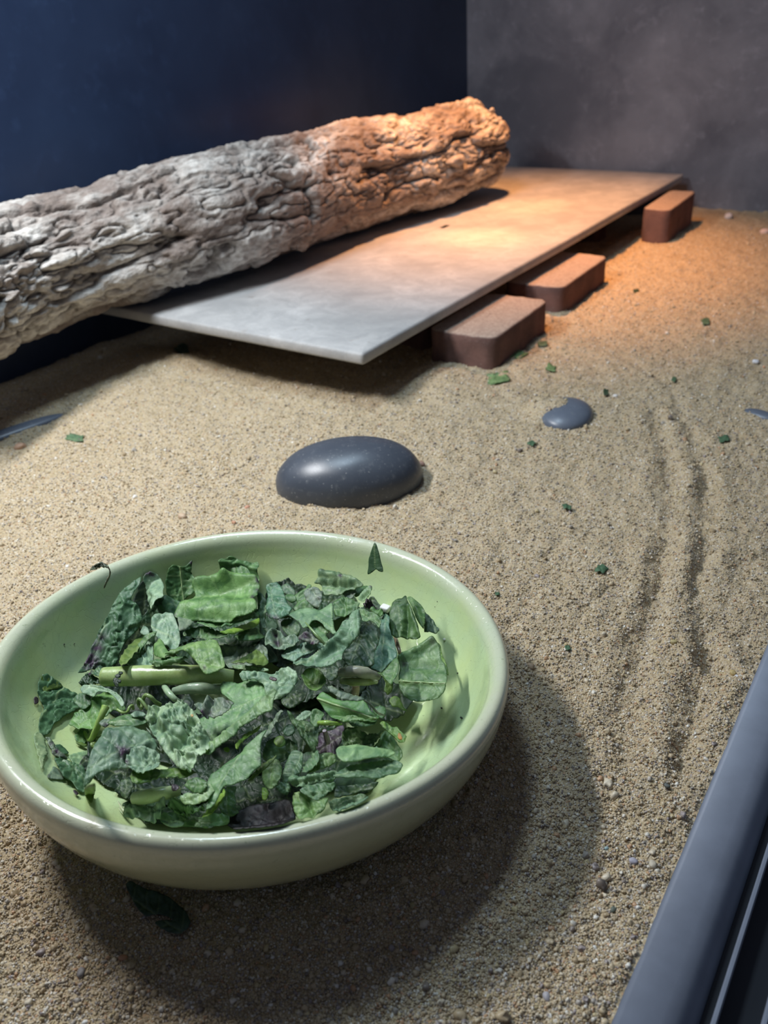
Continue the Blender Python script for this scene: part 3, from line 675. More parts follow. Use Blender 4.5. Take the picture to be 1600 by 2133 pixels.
def stem(label, pts, rpx, z, col, name='stalk_piece', cat='stalk', group='chopped leaves in the bowl', n=14, bowl=True, ru=1.0, bump=.05, mat=None, **k_):
    pts = [(*q, z) if len(q) == 2 else q for q in pts]
    if bowl: pts = [(a, b, .095 + (c - .105) * 1.55) for a, b, c in pts]
    path = np.array([P(a, b, zz) for a, b, zz in pts]); px = np.array([dist_px(q) for q in path])
    rd_ = np.broadcast_to(np.asarray(rpx, float), (len(path),)) * px
    if bowl:
        g_, r_ = bowl_gap(path); path = path + np.maximum(rd_ * .9 - g_, 0)[:, None] * BN
    co, f = sweep(path, rd_, n, ru, bump=bump, seed=LC[0]); LC[0] += 1
    o = make(name, co, f, mat or MK, label=label, cat=cat, group=group)
    c_ = COL[col] if isinstance(col, str) else col
    o.color = (*c_, 1); return o
# --- dark leaves at the bottom of the pile, seen only through the gaps; gap shade is put into their dark colour
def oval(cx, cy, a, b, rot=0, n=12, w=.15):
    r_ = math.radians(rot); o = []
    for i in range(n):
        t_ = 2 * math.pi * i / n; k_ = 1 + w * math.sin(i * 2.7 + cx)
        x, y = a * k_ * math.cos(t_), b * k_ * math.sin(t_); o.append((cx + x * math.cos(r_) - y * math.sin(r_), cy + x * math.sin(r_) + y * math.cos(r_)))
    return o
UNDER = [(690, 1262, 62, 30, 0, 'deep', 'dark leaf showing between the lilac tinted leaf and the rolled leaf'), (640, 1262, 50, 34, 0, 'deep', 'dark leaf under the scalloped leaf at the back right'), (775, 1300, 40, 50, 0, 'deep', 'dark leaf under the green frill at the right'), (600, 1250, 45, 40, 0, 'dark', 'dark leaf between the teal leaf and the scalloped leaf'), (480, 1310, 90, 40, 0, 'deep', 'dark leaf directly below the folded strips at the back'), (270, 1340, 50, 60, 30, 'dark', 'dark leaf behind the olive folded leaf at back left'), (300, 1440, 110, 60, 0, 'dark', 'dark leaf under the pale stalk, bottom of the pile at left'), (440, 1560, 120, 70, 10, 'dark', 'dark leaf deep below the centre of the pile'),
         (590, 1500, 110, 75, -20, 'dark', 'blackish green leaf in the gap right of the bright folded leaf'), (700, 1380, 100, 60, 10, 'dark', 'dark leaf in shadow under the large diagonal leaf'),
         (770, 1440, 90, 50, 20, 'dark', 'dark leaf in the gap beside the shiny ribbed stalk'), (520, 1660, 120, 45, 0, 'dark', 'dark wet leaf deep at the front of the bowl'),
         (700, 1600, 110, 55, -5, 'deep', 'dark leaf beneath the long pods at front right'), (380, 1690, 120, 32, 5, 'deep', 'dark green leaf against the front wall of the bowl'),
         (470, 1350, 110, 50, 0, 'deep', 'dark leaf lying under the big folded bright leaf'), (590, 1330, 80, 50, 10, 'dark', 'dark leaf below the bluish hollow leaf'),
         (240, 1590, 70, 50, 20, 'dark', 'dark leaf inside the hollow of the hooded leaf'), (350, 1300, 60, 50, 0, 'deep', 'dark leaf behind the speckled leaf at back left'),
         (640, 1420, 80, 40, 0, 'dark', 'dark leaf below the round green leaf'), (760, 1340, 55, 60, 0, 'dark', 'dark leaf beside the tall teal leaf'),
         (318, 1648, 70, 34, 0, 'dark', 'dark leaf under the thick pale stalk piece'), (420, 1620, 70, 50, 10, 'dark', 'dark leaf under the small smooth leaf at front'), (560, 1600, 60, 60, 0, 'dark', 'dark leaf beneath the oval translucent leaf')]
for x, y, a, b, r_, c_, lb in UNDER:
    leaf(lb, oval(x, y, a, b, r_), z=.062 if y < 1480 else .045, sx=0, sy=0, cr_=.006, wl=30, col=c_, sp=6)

# --- back left
leaf('long dark wrinkled leaf leaning up the left inner wall, purple at its foot', [(165, 1408), (186, 1378), (196, 1350), (210, 1320), (226, 1293), (238, 1266), (253, 1243), (274, 1224), (295, 1209), (293, 1226), (282, 1243), (276, 1258), (290, 1272), (298, 1292), (296, 1305), (287, 1320), (267, 1342), (252, 1366), (244, 1386), (225, 1398), (195, 1402)],
     z=.105, sx=-.35, sy=.25, cr_=.006, wl=15, col='teal', br=[(190, 1385, 20), (205, 1355, 14, .8), (215, 1335, 8, .6)], ribs=[((222, 1306), (196, 1372), 1.5)], arch=(-60, .016), edge=.5)
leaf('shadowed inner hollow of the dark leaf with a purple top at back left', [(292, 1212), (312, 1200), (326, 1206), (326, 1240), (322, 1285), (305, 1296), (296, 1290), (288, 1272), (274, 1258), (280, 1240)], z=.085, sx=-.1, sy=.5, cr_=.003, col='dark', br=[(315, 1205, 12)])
leaf('curled flap with a blackish purple tip at back left of the pile', [(306, 1216), (311, 1204), (322, 1200), (334, 1203), (344, 1216), (349, 1232), (346, 1248), (336, 1260), (328, 1273), (321, 1276), (316, 1262), (312, 1240)], z=.108, sx=.35, sy=.25, cr_=.004, wl=14, col='silver', br=[(318, 1203, 9), (326, 1207, 5, .7)], arch=(80, .012), edge=.4)
leaf('upright leaf with a straight pale midrib against the back wall', [(353, 1184), (360, 1177), (372, 1179), (379, 1181), (388, 1177), (396, 1169), (400, 1167), (399, 1180), (400, 1196), (408, 1206), (414, 1216), (404, 1234), (390, 1246), (378, 1258), (366, 1256), (350, 1246), (346, 1225), (346, 1205)],
     z=.098, sx=0, sy=.75, cr_=.004, wl=16, col='mid', ribs=[((376, 1181), (385, 1252), 2.6), ((378, 1200), (352, 1200), 1.3), ((380, 1211), (405, 1208), 1.3), ((384, 1238), (355, 1240), 1.3), ((382, 1226), (404, 1222), 1.3)], br=[(399, 1172, 5, .9)])
leaf('teal leaf lying just below the upright pale ribbed leaf', [(330, 1252), (346, 1240), (365, 1250), (380, 1256), (374, 1268), (362, 1282), (345, 1281), (326, 1277), (322, 1264)], z=.094, sx=.1, sy=.3, cr_=.004, col='teal', ribs=[((332, 1241), (352, 1243), 1.2), ((350, 1258), (368, 1262), 1.2)])
leaf('leaf with a dark wavy top edge standing at the back of the bowl', [(460, 1171), (464, 1165), (472, 1166), (480, 1159), (488, 1160), (498, 1166), (512, 1169), (528, 1173), (538, 1171), (542, 1182), (540, 1198), (542, 1212), (520, 1216), (490, 1212), (466, 1210), (461, 1190)],
     z=.092, sx=0, sy=.7, cr_=.003, wl=20, col='mid', curl=.003, folds=[((462, 1172), (500, 1178), .008, 6), ((500, 1178), (541, 1188), .009, 7)])
leaf('pale rounded leaf overlapping the wavy edged leaf at the back', [(461, 1176), (474, 1174), (482, 1178), (498, 1177), (514, 1183), (524, 1196), (526, 1208), (500, 1212), (470, 1210), (464, 1195)], z=.098, sx=.05, sy=.6, cr_=.003, wl=12, col='mid')
leaf('tiny pale sprig at the back wall between two leaves', [(436, 1201), (444, 1199), (450, 1201), (455, 1197), (454, 1205), (446, 1210), (440, 1206)], z=.10, cr_=.002, col='silver', sp=2.5)
leaf('large folded bright green leaf at the back centre with a raised dark lip', [(403, 1224), (410, 1217), (425, 1213), (443, 1211), (460, 1204), (490, 1200), (518, 1200), (536, 1206), (541, 1222), (536, 1238), (528, 1246), (533, 1256), (537, 1270), (522, 1278), (505, 1283), (490, 1287), (470, 1292), (445, 1291), (415, 1289), (388, 1287), (370, 1286), (361, 1281), (372, 1265), (378, 1255), (395, 1248), (407, 1240)],
     z=.125, sx=0, sy=.1, cr_=.002, wl=30, col='bright', folds=[((408, 1216), (470, 1208), .016, 11), ((470, 1206), (535, 1206), .012, 9), ((440, 1232), (500, 1232), -.008, 14), ((372, 1262), (470, 1250), .006, 9), ((410, 1275), (535, 1258), .008, 12), ((380, 1285), (480, 1290), -.006, 7)], br=[(538, 1212, 5, .8), (536, 1228, 4, .7), (527, 1245, 5, .8), (364, 1281, 4, .8)])
leaf('glossy grey green folded strip under the large bright leaf, left half', [(368, 1288), (392, 1288), (416, 1291), (414, 1300), (400, 1308), (384, 1316), (373, 1316), (370, 1302)], z=.112, sy=-.3, cr_=.002, col='grey', arch=(5, .008))
leaf('folded strip with a yellow lower edge under the large bright leaf', [(412, 1300), (418, 1292), (450, 1296), (462, 1290), (490, 1286), (512, 1282), (536, 1272), (541, 1288), (530, 1292), (505, 1299), (480, 1308), (458, 1312), (435, 1307)], z=.113, sy=-.1, cr_=.003, col='mid', curl=.003, folds=[((455, 1312), (535, 1285), .006, 5)])
leaf('yellow green leaf edge tucked below the folded strip at back right', [(458, 1316), (480, 1309), (510, 1300), (540, 1288), (542, 1296), (534, 1304), (515, 1311), (498, 1316), (480, 1319)], z=.106, sy=-.5, cr_=.002, col='yell')
leaf('grey green leaf with a curled tip above the yellow tinged leaf', [(382, 1320), (398, 1310), (425, 1306), (446, 1311), (462, 1318), (486, 1314), (480, 1324), (462, 1330), (440, 1332), (420, 1332), (400, 1328), (384, 1326)], z=.108, sy=0, cr_=.004, col='mid', curl=.003, br=[(415, 1330, 8, .6)])
leaf('wedge shaped leaf fragment right of the curled tip', [(488, 1330), (500, 1315), (530, 1309), (542, 1322), (553, 1328), (530, 1333), (505, 1335)], z=.10, sy=-.2, cr_=.003, col='mid', folds=[((492, 1330), (535, 1318), .005, 5)])
leaf('dark teal leaf in shade behind the bright leaf above the stalk', [(450, 1352), (462, 1342), (500, 1347), (545, 1342), (556, 1352), (558, 1378), (545, 1390), (505, 1386), (478, 1392), (462, 1372)], z=.088, cr_=.005, wl=10, col='grey')
leaf('leaf with a yellow lower edge below the dull leaf at centre', [(482, 1382), (500, 1375), (522, 1365), (544, 1352), (552, 1368), (560, 1382), (540, 1388), (510, 1386)], z=.098, sy=-.3, cr_=.003, col='olive', curl=.003)
leaf('thin pale strip of leaf right of the stalk tip', [(484, 1386), (510, 1386), (545, 1390), (560, 1394), (556, 1398), (520, 1396), (488, 1392)], z=.095, cr_=.001, col='pale', sp=2.6)
leaf('speckled leaf with a diagonal midrib at left of the pile', [(318, 1284), (330, 1278), (345, 1276), (358, 1279), (366, 1292), (371, 1306), (376, 1325), (375, 1345), (366, 1354), (348, 1349), (332, 1336), (322, 1320), (314, 1304)], z=.115, sx=-.1, sy=.05, cr_=.005, wl=12, col='silver', ribs=[((316, 1305), (368, 1334), 1.8)])
leaf('folded leaf with an olive underside below the long wrinkled leaf', [(249, 1380), (262, 1356), (280, 1338), (296, 1323), (308, 1318), (306, 1330), (292, 1348), (278, 1366), (268, 1380), (256, 1390)], z=.112, sx=.3, sy=-.1, cr_=.003, col='olive', curl=.004)
leaf('small pale curl at the centre of the left folds', [(294, 1310), (300, 1303), (308, 1308), (311, 1320), (300, 1322), (292, 1318)], z=.118, cr_=.002, col='silver', sp=2.6)
leaf('speckled silvery leaf just above the left end of the stalk', [(262, 1385), (275, 1372), (287, 1358), (296, 1343), (306, 1336), (318, 1340), (320, 1356), (318, 1372), (312, 1386), (290, 1392)], z=.108, sx=.05, sy=0, cr_=.006, wl=10, col='silver')
leaf('narrow leaf arching over the speckled leaf', [(285, 1345), (300, 1326), (315, 1318), (328, 1316), (322, 1324), (308, 1334), (296, 1348), (288, 1362)], z=.116, cr_=.003, col='mid', curl=.002)
leaf('small bright horn shaped leaf above the stalk', [(322, 1352), (330, 1345), (337, 1337), (344, 1343), (350, 1356), (356, 1366), (346, 1375), (334, 1374), (324, 1368)], z=.124, sx=.3, sy=.1, cr_=.004, col='bright', arch=(70, .008))
leaf('bright green leaf whose pale withered tip droops over the stalk', [(346, 1370), (360, 1362), (380, 1352), (400, 1344), (424, 1337), (446, 1334), (456, 1344), (462, 1358), (466, 1374), (471, 1392), (462, 1398), (450, 1404), (432, 1410), (420, 1398), (414, 1388), (402, 1374), (388, 1366), (368, 1371)],
     z=.140, sx=0, sy=.1, cr_=.003, wl=20, col=(.17, .29, .10), br=[(428, 1396, 4, .6)], arch=(20, .006), folds=[((350, 1368), (395, 1365), .006, 5)])
leaf('narrow folded leaf with yellow edges resting along the stalk top', [(312, 1382), (328, 1376), (350, 1370), (380, 1372), (396, 1378), (380, 1382), (352, 1386), (326, 1390)], z=.128, cr_=.003, col='mid', curl=.003, folds=[((316, 1384), (390, 1377), .006, 4)])
stem('thick pale green cut stalk lying across the pile', [(217, 1410, .108), (285, 1408, .112), (350, 1406, .114), (420, 1406, .114), (486, 1410, .108)], [20, 21.5, 21, 20, 14],   .115, (.30, .40, .14), name='cut_stalk', cat='stalk', n=26, bump=.025)
for q, (x, y, a, b, r_) in enumerate([(240, 1417, 5, 7, 10), (246, 1408, 6, 4, -40), (252, 1403, 5, 4.5, 0), (243, 1425, 4.5, 6, 20), (249, 1419, 4, 4, 0)]):
    leaf(['largest dark bud fragment on the left end of the pale stalk', 'dark bud fragment in the middle of the cluster on the stalk', 'uppermost dark bud fragment on the pale stalk', 'lowest dark bud fragment on the pale stalk', 'small bud fragment at the right of the cluster on the stalk'][q], oval(x, y, a, b, r_, 8), z=.150, sy=.3, cr_=.002, wl=5, col='dark', sp=2.2, name='bud_fragment', cat='leaf', group='bud fragments on the stalk')
leaf('dark crumpled sprig at the left end of the stalk', [(161, 1418), (168, 1410), (180, 1404), (192, 1404), (206, 1412), (212, 1422), (200, 1428), (186, 1424), (172, 1428)], z=.100, cr_=.008, wl=7, col='deep', sp=2.6)
leaf('frayed bluish shreds above the left tip of the stalk', [(178, 1400), (200, 1392), (222, 1388), (230, 1392), (215, 1398), (208, 1408), (190, 1406)], z=.106, cr_=.005, wl=7, col='teal', br=[(185, 1398, 8)], sp=2.6)

# --- left edge
leaf('dark teal leaf with an olive triangular top at the far left', [(84, 1412), (94, 1405), (106, 1410), (118, 1418), (131, 1428), (142, 1437), (156, 1444), (166, 1452), (171, 1470), (160, 1480), (148, 1488), (134, 1494), (124, 1503), (112, 1510), (106, 1526), (92, 1534), (82, 1528), (82, 1506), (92, 1478), (85, 1460), (79, 1444), (80, 1425)],
     z=.085, sx=-.1, sy=.1, cr_=.006, wl=13, col='teal', ribs=[((133, 1430), (110, 1466), 2.0), ((96, 1484), (85, 1504), 2)], folds=[((90, 1436), (130, 1430), -.006, 6)])
leaf('olive top flap of the far left leaf', [(84, 1413), (94, 1406), (106, 1410), (120, 1418), (130, 1428), (118, 1434), (104, 1438), (93, 1444), (86, 1430)], z=.098, sx=-.3, sy=.6, cr_=.002, col='olive')
leaf('tiny black crumb of leaf beside the far left leaf', [(70, 1456), (74, 1451), (79, 1454), (78, 1464), (72, 1466)], z=.08, cr_=.002, col='purple', sp=2.2)
leaf('small bluish leaf between the far left leaf and the green stem', [(152, 1455), (160, 1446), (172, 1444), (184, 1452), (190, 1464), (176, 1476), (164, 1472), (155, 1464)], z=.098, cr_=.003, col='teal')
leaf('green leaf hugging the top of the short green stem', [(158, 1486), (176, 1478), (196, 1460), (210, 1450), (226, 1438), (240, 1446), (252, 1460), (262, 1478), (250, 1484), (236, 1482), (222, 1494), (206, 1510), (190, 1522), (166, 1522), (146, 1512), (150, 1498)], z=.092, sx=0, sy=.1, cr_=.004, col='bright', folds=[((200, 1468), (248, 1460), .008, 10)], curl=.002)
leaf('arched leaf with a silvery rim below the left end of the stalk', [(168, 1436), (176, 1428), (195, 1427), (214, 1431), (232, 1438), (246, 1446), (256, 1456), (261, 1468), (256, 1476), (248, 1464), (238, 1452), (224, 1442), (206, 1442), (196, 1452), (182, 1446), (172, 1444)], z=.108, cr_=.003, col='silver', curl=.003)
stem('short smooth green stem at lower left of the stalk', [(220, 1472, .112), (212, 1490, .108), (200, 1520, .095), (188, 1542, .08), (181, 1556, .06)], [8.5, 7, 7, 6, 4.5], .1, (.26, .40, .08), n=14)
leaf('small notched leaf left of the short green stem', [(157, 1532), (164, 1522), (174, 1518), (180, 1512), (184, 1520), (184, 1536), (176, 1548), (162, 1546), (158, 1540)], z=.075, cr_=.003, col='mid', serr=1.0, sp=2.8)
leaf('small bright leaf corner below the notched leaf', [(158, 1545), (172, 1548), (182, 1552), (176, 1556), (162, 1550)], z=.06, cr_=.001, col='olive', sp=2.6)
leaf('long narrow pale leaf left of the crumpled pale leaf', [(226, 1514), (236, 1506), (250, 1500), (268, 1495), (285, 1497), (300, 1502), (308, 1512), (296, 1518), (276, 1521), (252, 1520), (236, 1518)], z=.108, sy=0, cr_=.002, col='mid', arch=(0, .008), ribs=[((232, 1513), (300, 1506), 1.4)])
leaf('small whitish withered scrap beside the green stem', [(209, 1508), (216, 1498), (226, 1494), (230, 1500), (228, 1510), (220, 1516), (212, 1514)], z=.112, cr_=.005, wl=6, col='grey', sp=2.4, br=[(222, 1512, 5, .6)])
stem('curled green tendril, largest loop below the stalk', [(296, 1474, .10), (298, 1456, .105), (304, 1448, .112), (314, 1452, .112), (324, 1462, .106), (334, 1468, .10)], 4.2, .105, (.16, .26, .07), name='tendril', n=10)
stem('curled green tendril, middle loop below the stalk', [(308, 1478, .10), (300, 1466, .104), (290, 1456, .106), (288, 1466, .10), (296, 1478, .095)], 3.6, .1, (.14, .24, .07), name='tendril', n=10)
stem('curled green tendril ending in a hook above the narrow pale leaf', [(244, 1478, .102), (256, 1484, .102), (266, 1482, .104), (270, 1473, .106), (276, 1470, .104), (278, 1478, .10)], 3.0, .1, (.18, .30, .07), name='tendril', n=10)
stem('pale green strip of stem crossing under the stalk', [(342, 1430, .108), (352, 1444, .112), (364, 1456, .110), (376, 1462, .104)], [6, 7, 6, 4], .108, (.30, .42, .26), n=12)
stem('silvery wet stalk piece under the right part of the pale stalk', [(362, 1440, .108), (390, 1435, .112), (425, 1434, .114), (458, 1438, .108)], [8, 11, 12, 9], .11, (.22, .30, .20), name='cut_stalk', cat='stalk', n=18, bump=.08)
leaf('small pale leaf tip left of the crumpled pale leaf', [(272, 1488), (284, 1482), (298, 1484), (304, 1490), (296, 1494), (278, 1494)], z=.116, cr_=.002, col='silver', sp=2.6)
leaf('yellow green frayed shreds below the tendrils', [(190, 1548), (204, 1538), (216, 1526), (228, 1516), (222, 1530), (210, 1544), (200, 1556), (190, 1558)], z=.085, cr_=.006, wl=7, col='olive', sp=2.6)

# --- centre
leaf('crumpled pale grey green leaf in the middle of the pile', [(300, 1488), (310, 1476), (324, 1468), (346, 1464), (366, 1460), (382, 1460), (394, 1470), (408, 1484), (415, 1496), (418, 1510), (428, 1522), (437, 1538), (436, 1554), (430, 1566), (416, 1576), (410, 1590), (404, 1604), (398, 1614), (386, 1611), (372, 1602), (356, 1582), (340, 1562), (328, 1540), (314, 1520), (306, 1504)],
     z=.142, sx=-.05, sy=.15, cr_=.0075, wl=17, col=(.27, .38, .26), edge=.3, sp=3.0, folds=[((335, 1500), (392, 1612), .008, 6), ((400, 1500), (370, 1560), -.008, 7), ((320, 1510), (400, 1550), -.006, 5)])
leaf('tiny orange crumb on the crumpled pale leaf', oval(400, 1490, 3, 3, 0, 7), z=.155, cr_=.001, col=(.7, .42, .2), sp=1.6, name='crumb', cat='crumb', group='crumbs in the bowl', edge=0)
leaf('tangle of dry stem fibres left of the crumpled pale leaf', [(296, 1540), (306, 1526), (318, 1524), (332, 1540), (342, 1556), (336, 1566), (322, 1556), (308, 1552)], z=.118, cr_=.009, wl=6, col='grey', sp=2.6)
leaf('small purplish leaf folded along dark creases near the centre', [(406, 1470), (412, 1463), (424, 1462), (432, 1452), (446, 1451), (462, 1453), (476, 1458), (487, 1463), (478, 1472), (470, 1482), (456, 1490), (440, 1492), (424, 1488), (418, 1482)], z=.152, sx=.1, sy=.15, cr_=.004, wl=10, col='grey', folds=[((436, 1450), (420, 1486), .008, 3), ((441, 1452), (428, 1488), -.008, 3)], br=[(421, 1486, 6), (433, 1480, 8, .6), (440, 1455, 4, .6), (472, 1460, 6, .5)], sp=2.8)
leaf('big smooth bright green leaf at the centre of the pile', [(458, 1428), (464, 1418), (476, 1418), (492, 1422), (506, 1419), (524, 1412), (546, 1416), (556, 1432), (558, 1452), (548, 1472), (530, 1490), (512, 1506), (490, 1522), (468, 1538), (448, 1552), (436, 1556), (430, 1536), (420, 1516), (414, 1500), (424, 1494), (446, 1492), (468, 1482), (486, 1464), (474, 1454), (462, 1444)],
     z=.128, sx=.05, sy=.1, cr_=.002, wl=34, col=(.14, .275, .115), ribs=[((545, 1450), (440, 1500), 1.2), ((505, 1470), (490, 1505), 1), ((480, 1480), (455, 1480), 1)], curl=-.001)
leaf('rolled pale green underside along the lower edge of the big bright leaf', [(428, 1570), (446, 1556), (468, 1540), (492, 1522), (514, 1506), (536, 1488), (556, 1466), (578, 1446), (586, 1450), (580, 1470), (576, 1488), (556, 1500), (536, 1514), (514, 1526), (502, 1540), (486, 1552), (462, 1568), (446, 1582)],
     z=.142, sx=.1, sy=.35, cr_=.003, wl=26, col=(.19, .31, .15), arch=(-38, .016))
leaf('yellow green tail of a leaf under the rolled edge', [(490, 1552), (500, 1538), (512, 1526), (530, 1520), (545, 1508), (536, 1524), (514, 1536), (502, 1548), (494, 1560)], z=.118, sy=-.3, cr_=.002, col='yell', sp=2.8)
leaf('small yellow green scrap in the gap below the rolled edge', [(466, 1560), (474, 1556), (480, 1562), (476, 1568), (468, 1566)], z=.11, cr_=.002, col='yell', sp=2.2)
leaf('whitish marbled leaf at the centre right with a brown chip on it', [(498, 1404), (508, 1396), (528, 1398), (548, 1400), (566, 1402), (584, 1394), (600, 1388), (612, 1396), (619, 1404), (621, 1414), (612, 1430), (602, 1444), (590, 1452), (576, 1456), (558, 1458), (552, 1440), (548, 1424), (526, 1414), (506, 1418)],
     z=.138, sx=-.1, sy=.2, cr_=.005, wl=14, col=(.26, .38, .27), edge=.3)
leaf('dark red brown chip lying on the marbled leaf', [(561, 1411), (564, 1409), (576, 1413), (574, 1418), (562, 1414)], z=.150, cr_=.001, col=(.05, .02, .02), sp=1.8, name='crumb', cat='crumb', group='crumbs in the bowl', edge=0)
leaf('broad smooth leaf sloping down at front centre with a grey right margin', [(430, 1686), (434, 1668), (436, 1650), (432, 1630), (440, 1612), (455, 1600), (464, 1588), (484, 1574), (505, 1560), (520, 1548), (536, 1534), (556, 1520), (546, 1540), (543, 1556), (543, 1576), (544, 1594), (530, 1604), (514, 1622), (498, 1629), (482, 1636), (466, 1638), (458, 1655), (448, 1674), (440, 1682)],
     z=.140, sx=.05, sy=.25, cr_=.002, wl=34, col=(.145, .27, .125), br=[(541, 1565, 8, .35), (540, 1580, 6, .3)], ribs=[((500, 1570), (450, 1650), 1.2)], folds=[((440, 1600), (500, 1562), -.006, 8)])
leaf('slim olive leaf poking out right of the broad front leaf', [(518, 1634), (530, 1618), (546, 1602), (562, 1592), (579, 1581), (572, 1594), (558, 1608), (542, 1620), (528, 1632)], z=.125, sy=.1, cr_=.002, col='olive', arch=(-35, .008))
leaf('yellow green outer edge of the broad front leaf', [(420, 1700), (430, 1684), (440, 1682), (452, 1668), (460, 1650), (466, 1640), (470, 1650), (462, 1668), (450, 1684), (436, 1698)], z=.118, sx=.3, sy=-.1, cr_=.002, col='yell')
leaf('dark green leaf hanging in shade under the broad front leaf', [(462, 1642), (478, 1638), (492, 1638), (488, 1654), (492, 1668), (490, 1680), (498, 1694), (478, 1700), (462, 1694), (455, 1676)], z=.085, cr_=.003, col=(.06, .14, .045))

# --- lower left
leaf('large hooded blue grey leaf at lower left with a purple bruise', [(174, 1644), (178, 1624), (187, 1591), (198, 1568), (211, 1549), (222, 1531), (247, 1526), (279, 1524), (297, 1537), (318, 1560), (326, 1578), (314, 1600), (304, 1610), (287, 1614), (268, 1619), (239, 1617), (214, 1622), (198, 1630), (184, 1640)],
     z=.135, sx=-.1, sy=-.15, cr_=.004, wl=20, col=(.13, .215, .15), br=[(256, 1590, 13), (244, 1580, 7, .7), (268, 1600, 9, .8)], folds=[((225, 1545), (300, 1550), .006, 12), ((258, 1594), (310, 1575), .007, 6), ((262, 1604), (318, 1590), -.006, 5)], arch=(0, .018), edge=.4)
leaf('pale marbled flap on the right of the hooded leaf', [(278, 1562), (296, 1556), (312, 1560), (330, 1568), (334, 1580), (330, 1596), (312, 1606), (290, 1612), (272, 1606), (264, 1590)], z=.146, sx=0, sy=.1, cr_=.006, wl=11, col='silver', br=[(264, 1594, 7)], curl=.003)
leaf('olive inner wall of the hooded leaf facing the bowl rim', [(175, 1644), (184, 1638), (194, 1632), (200, 1640), (196, 1658), (192, 1672), (184, 1672), (178, 1660)], z=.10, sx=.6, sy=-.5, cr_=.002, col='olive')
leaf('dark green leaf standing right of the hollow of the hooded leaf', [(252, 1622), (268, 1620), (276, 1628), (274, 1650), (264, 1664), (252, 1656), (248, 1640)], z=.09, cr_=.003, col='deep')
leaf('pale bean shaped leaf rolled up at the far left wall', [(82, 1542), (88, 1536), (96, 1538), (102, 1548), (105, 1562), (107, 1580), (103, 1598), (98, 1612), (94, 1604), (91, 1588), (86, 1570), (82, 1556)], z=.085, sx=.3, cr_=.002, wl=12, col=(.30, .38, .24), arch=(75, .012))
leaf('purple grey folded scrap right of the pale bean shaped leaf', [(96, 1537), (104, 1538), (114, 1550), (118, 1562), (128, 1568), (140, 1578), (126, 1580), (114, 1576), (108, 1562), (100, 1550)], z=.082, cr_=.006, wl=7, col='grey', br=[(108, 1550, 6, .7), (120, 1570, 8, .8), (132, 1578, 6, .5)], sp=2.6)
leaf('small dark pointed fold above the grey folded leaf at far left', [(116, 1556), (124, 1550), (134, 1558), (143, 1568), (132, 1572), (120, 1568)], z=.09, cr_=.003, col='teal', br=[(118, 1564, 5, .7)], sp=2.6)
leaf('grey green crumpled leaf beside the hooded leaf at lower left', [(114, 1580), (128, 1578), (142, 1582), (150, 1592), (162, 1594), (176, 1600), (180, 1616), (178, 1632), (176, 1650), (162, 1646), (152, 1632), (136, 1624), (128, 1608), (120, 1594)], z=.088, sx=0, sy=.1, cr_=.006, wl=10, col='teal', folds=[((116, 1584), (150, 1640), .006, 8)])
leaf('pale grey facet of the crumpled leaf near the left rim', [(116, 1582), (128, 1580), (140, 1584), (144, 1596), (140, 1612), (132, 1618), (124, 1602)], z=.098, cr_=.002, col=(.20, .27, .21), sp=3)
leaf('greyish leaf corner at the bottom left of the pile', [(98, 1616), (104, 1606), (114, 1598), (124, 1606), (132, 1622), (118, 1622), (106, 1622)], z=.085, cr_=.003, col=(.17, .23, .19), br=[(98, 1616, 5, .7)])
leaf('light yellow green leaf flat on the bowl between the left leaves', [(142, 1574), (156, 1568), (172, 1564), (188, 1566), (196, 1572), (188, 1586), (182, 1600), (168, 1598), (154, 1592)], z=.055, cr_=.003, col='pale')
leaf('small dark scrap by the left inner wall', [(153, 1646), (160, 1648), (164, 1654), (158, 1656)], z=.05, cr_=.002, col='purple', sp=2.2)

# --- front
leaf('rolled green leaf with a yellow right end above the thick pale stalk piece', [(272, 1630), (280, 1620), (296, 1615), (312, 1613), (326, 1618), (344, 1619), (362, 1616), (390, 1620), (410, 1626), (398, 1632), (382, 1638), (356, 1636), (332, 1638), (308, 1644), (284, 1650), (273, 1645)], z=.128, sy=-.2, cr_=.003, wl=20, col=(.11, .20, .045), arch=(-4, .014))
stem('thick pale stalk piece at the front of the pile', [(280, 1664, .108), (310, 1659, .112), (345, 1652, .112), (372, 1648, .106)], [14, 15, 14, 10], .11, (.34, .43, .22), name='cut_stalk', cat='stalk', n=20, bump=.05)
leaf('small purplish bud at the right end of the thick pale stalk piece', oval(365, 1641, 8, 7, 0, 8), z=.132, cr_=.003, wl=6, col='purple', sp=2.4)
leaf('small smooth leaf lying right of the thick pale stalk piece', [(386, 1638), (396, 1628), (410, 1623), (424, 1625), (434, 1634), (432, 1648), (420, 1656), (404, 1652), (392, 1644)], z=.132, cr_=.003, col='mid', arch=(20, .006))
leaf('white green fleshy leaf base at front centre', [(378, 1664), (394, 1656), (414, 1660), (428, 1648), (440, 1634), (450, 1630), (456, 1640), (448, 1656), (440, 1670), (424, 1678), (402, 1680), (384, 1676)], z=.128, cr_=.004, col=(.33, .44, .27), arch=(30, .008))
leaf('mossy crumpled leaf mass at the front', [(350, 1676), (362, 1664), (378, 1668), (396, 1676), (416, 1680), (430, 1690), (418, 1698), (396, 1694), (372, 1690), (356, 1688)], z=.108, cr_=.009, wl=8, col='mid', sp=2.8, folds=[((360, 1670), (410, 1688), .006, 4)])
leaf('curled grey green leaf nearest the front left rim', [(256, 1696), (262, 1686), (276, 1678), (296, 1675), (318, 1676), (334, 1676), (342, 1664), (348, 1668), (344, 1684), (334, 1698), (322, 1710), (300, 1710), (278, 1706), (262, 1704)], z=.105, cr_=.007, wl=12, col='silver', folds=[((345, 1665), (325, 1700), .007, 4)])
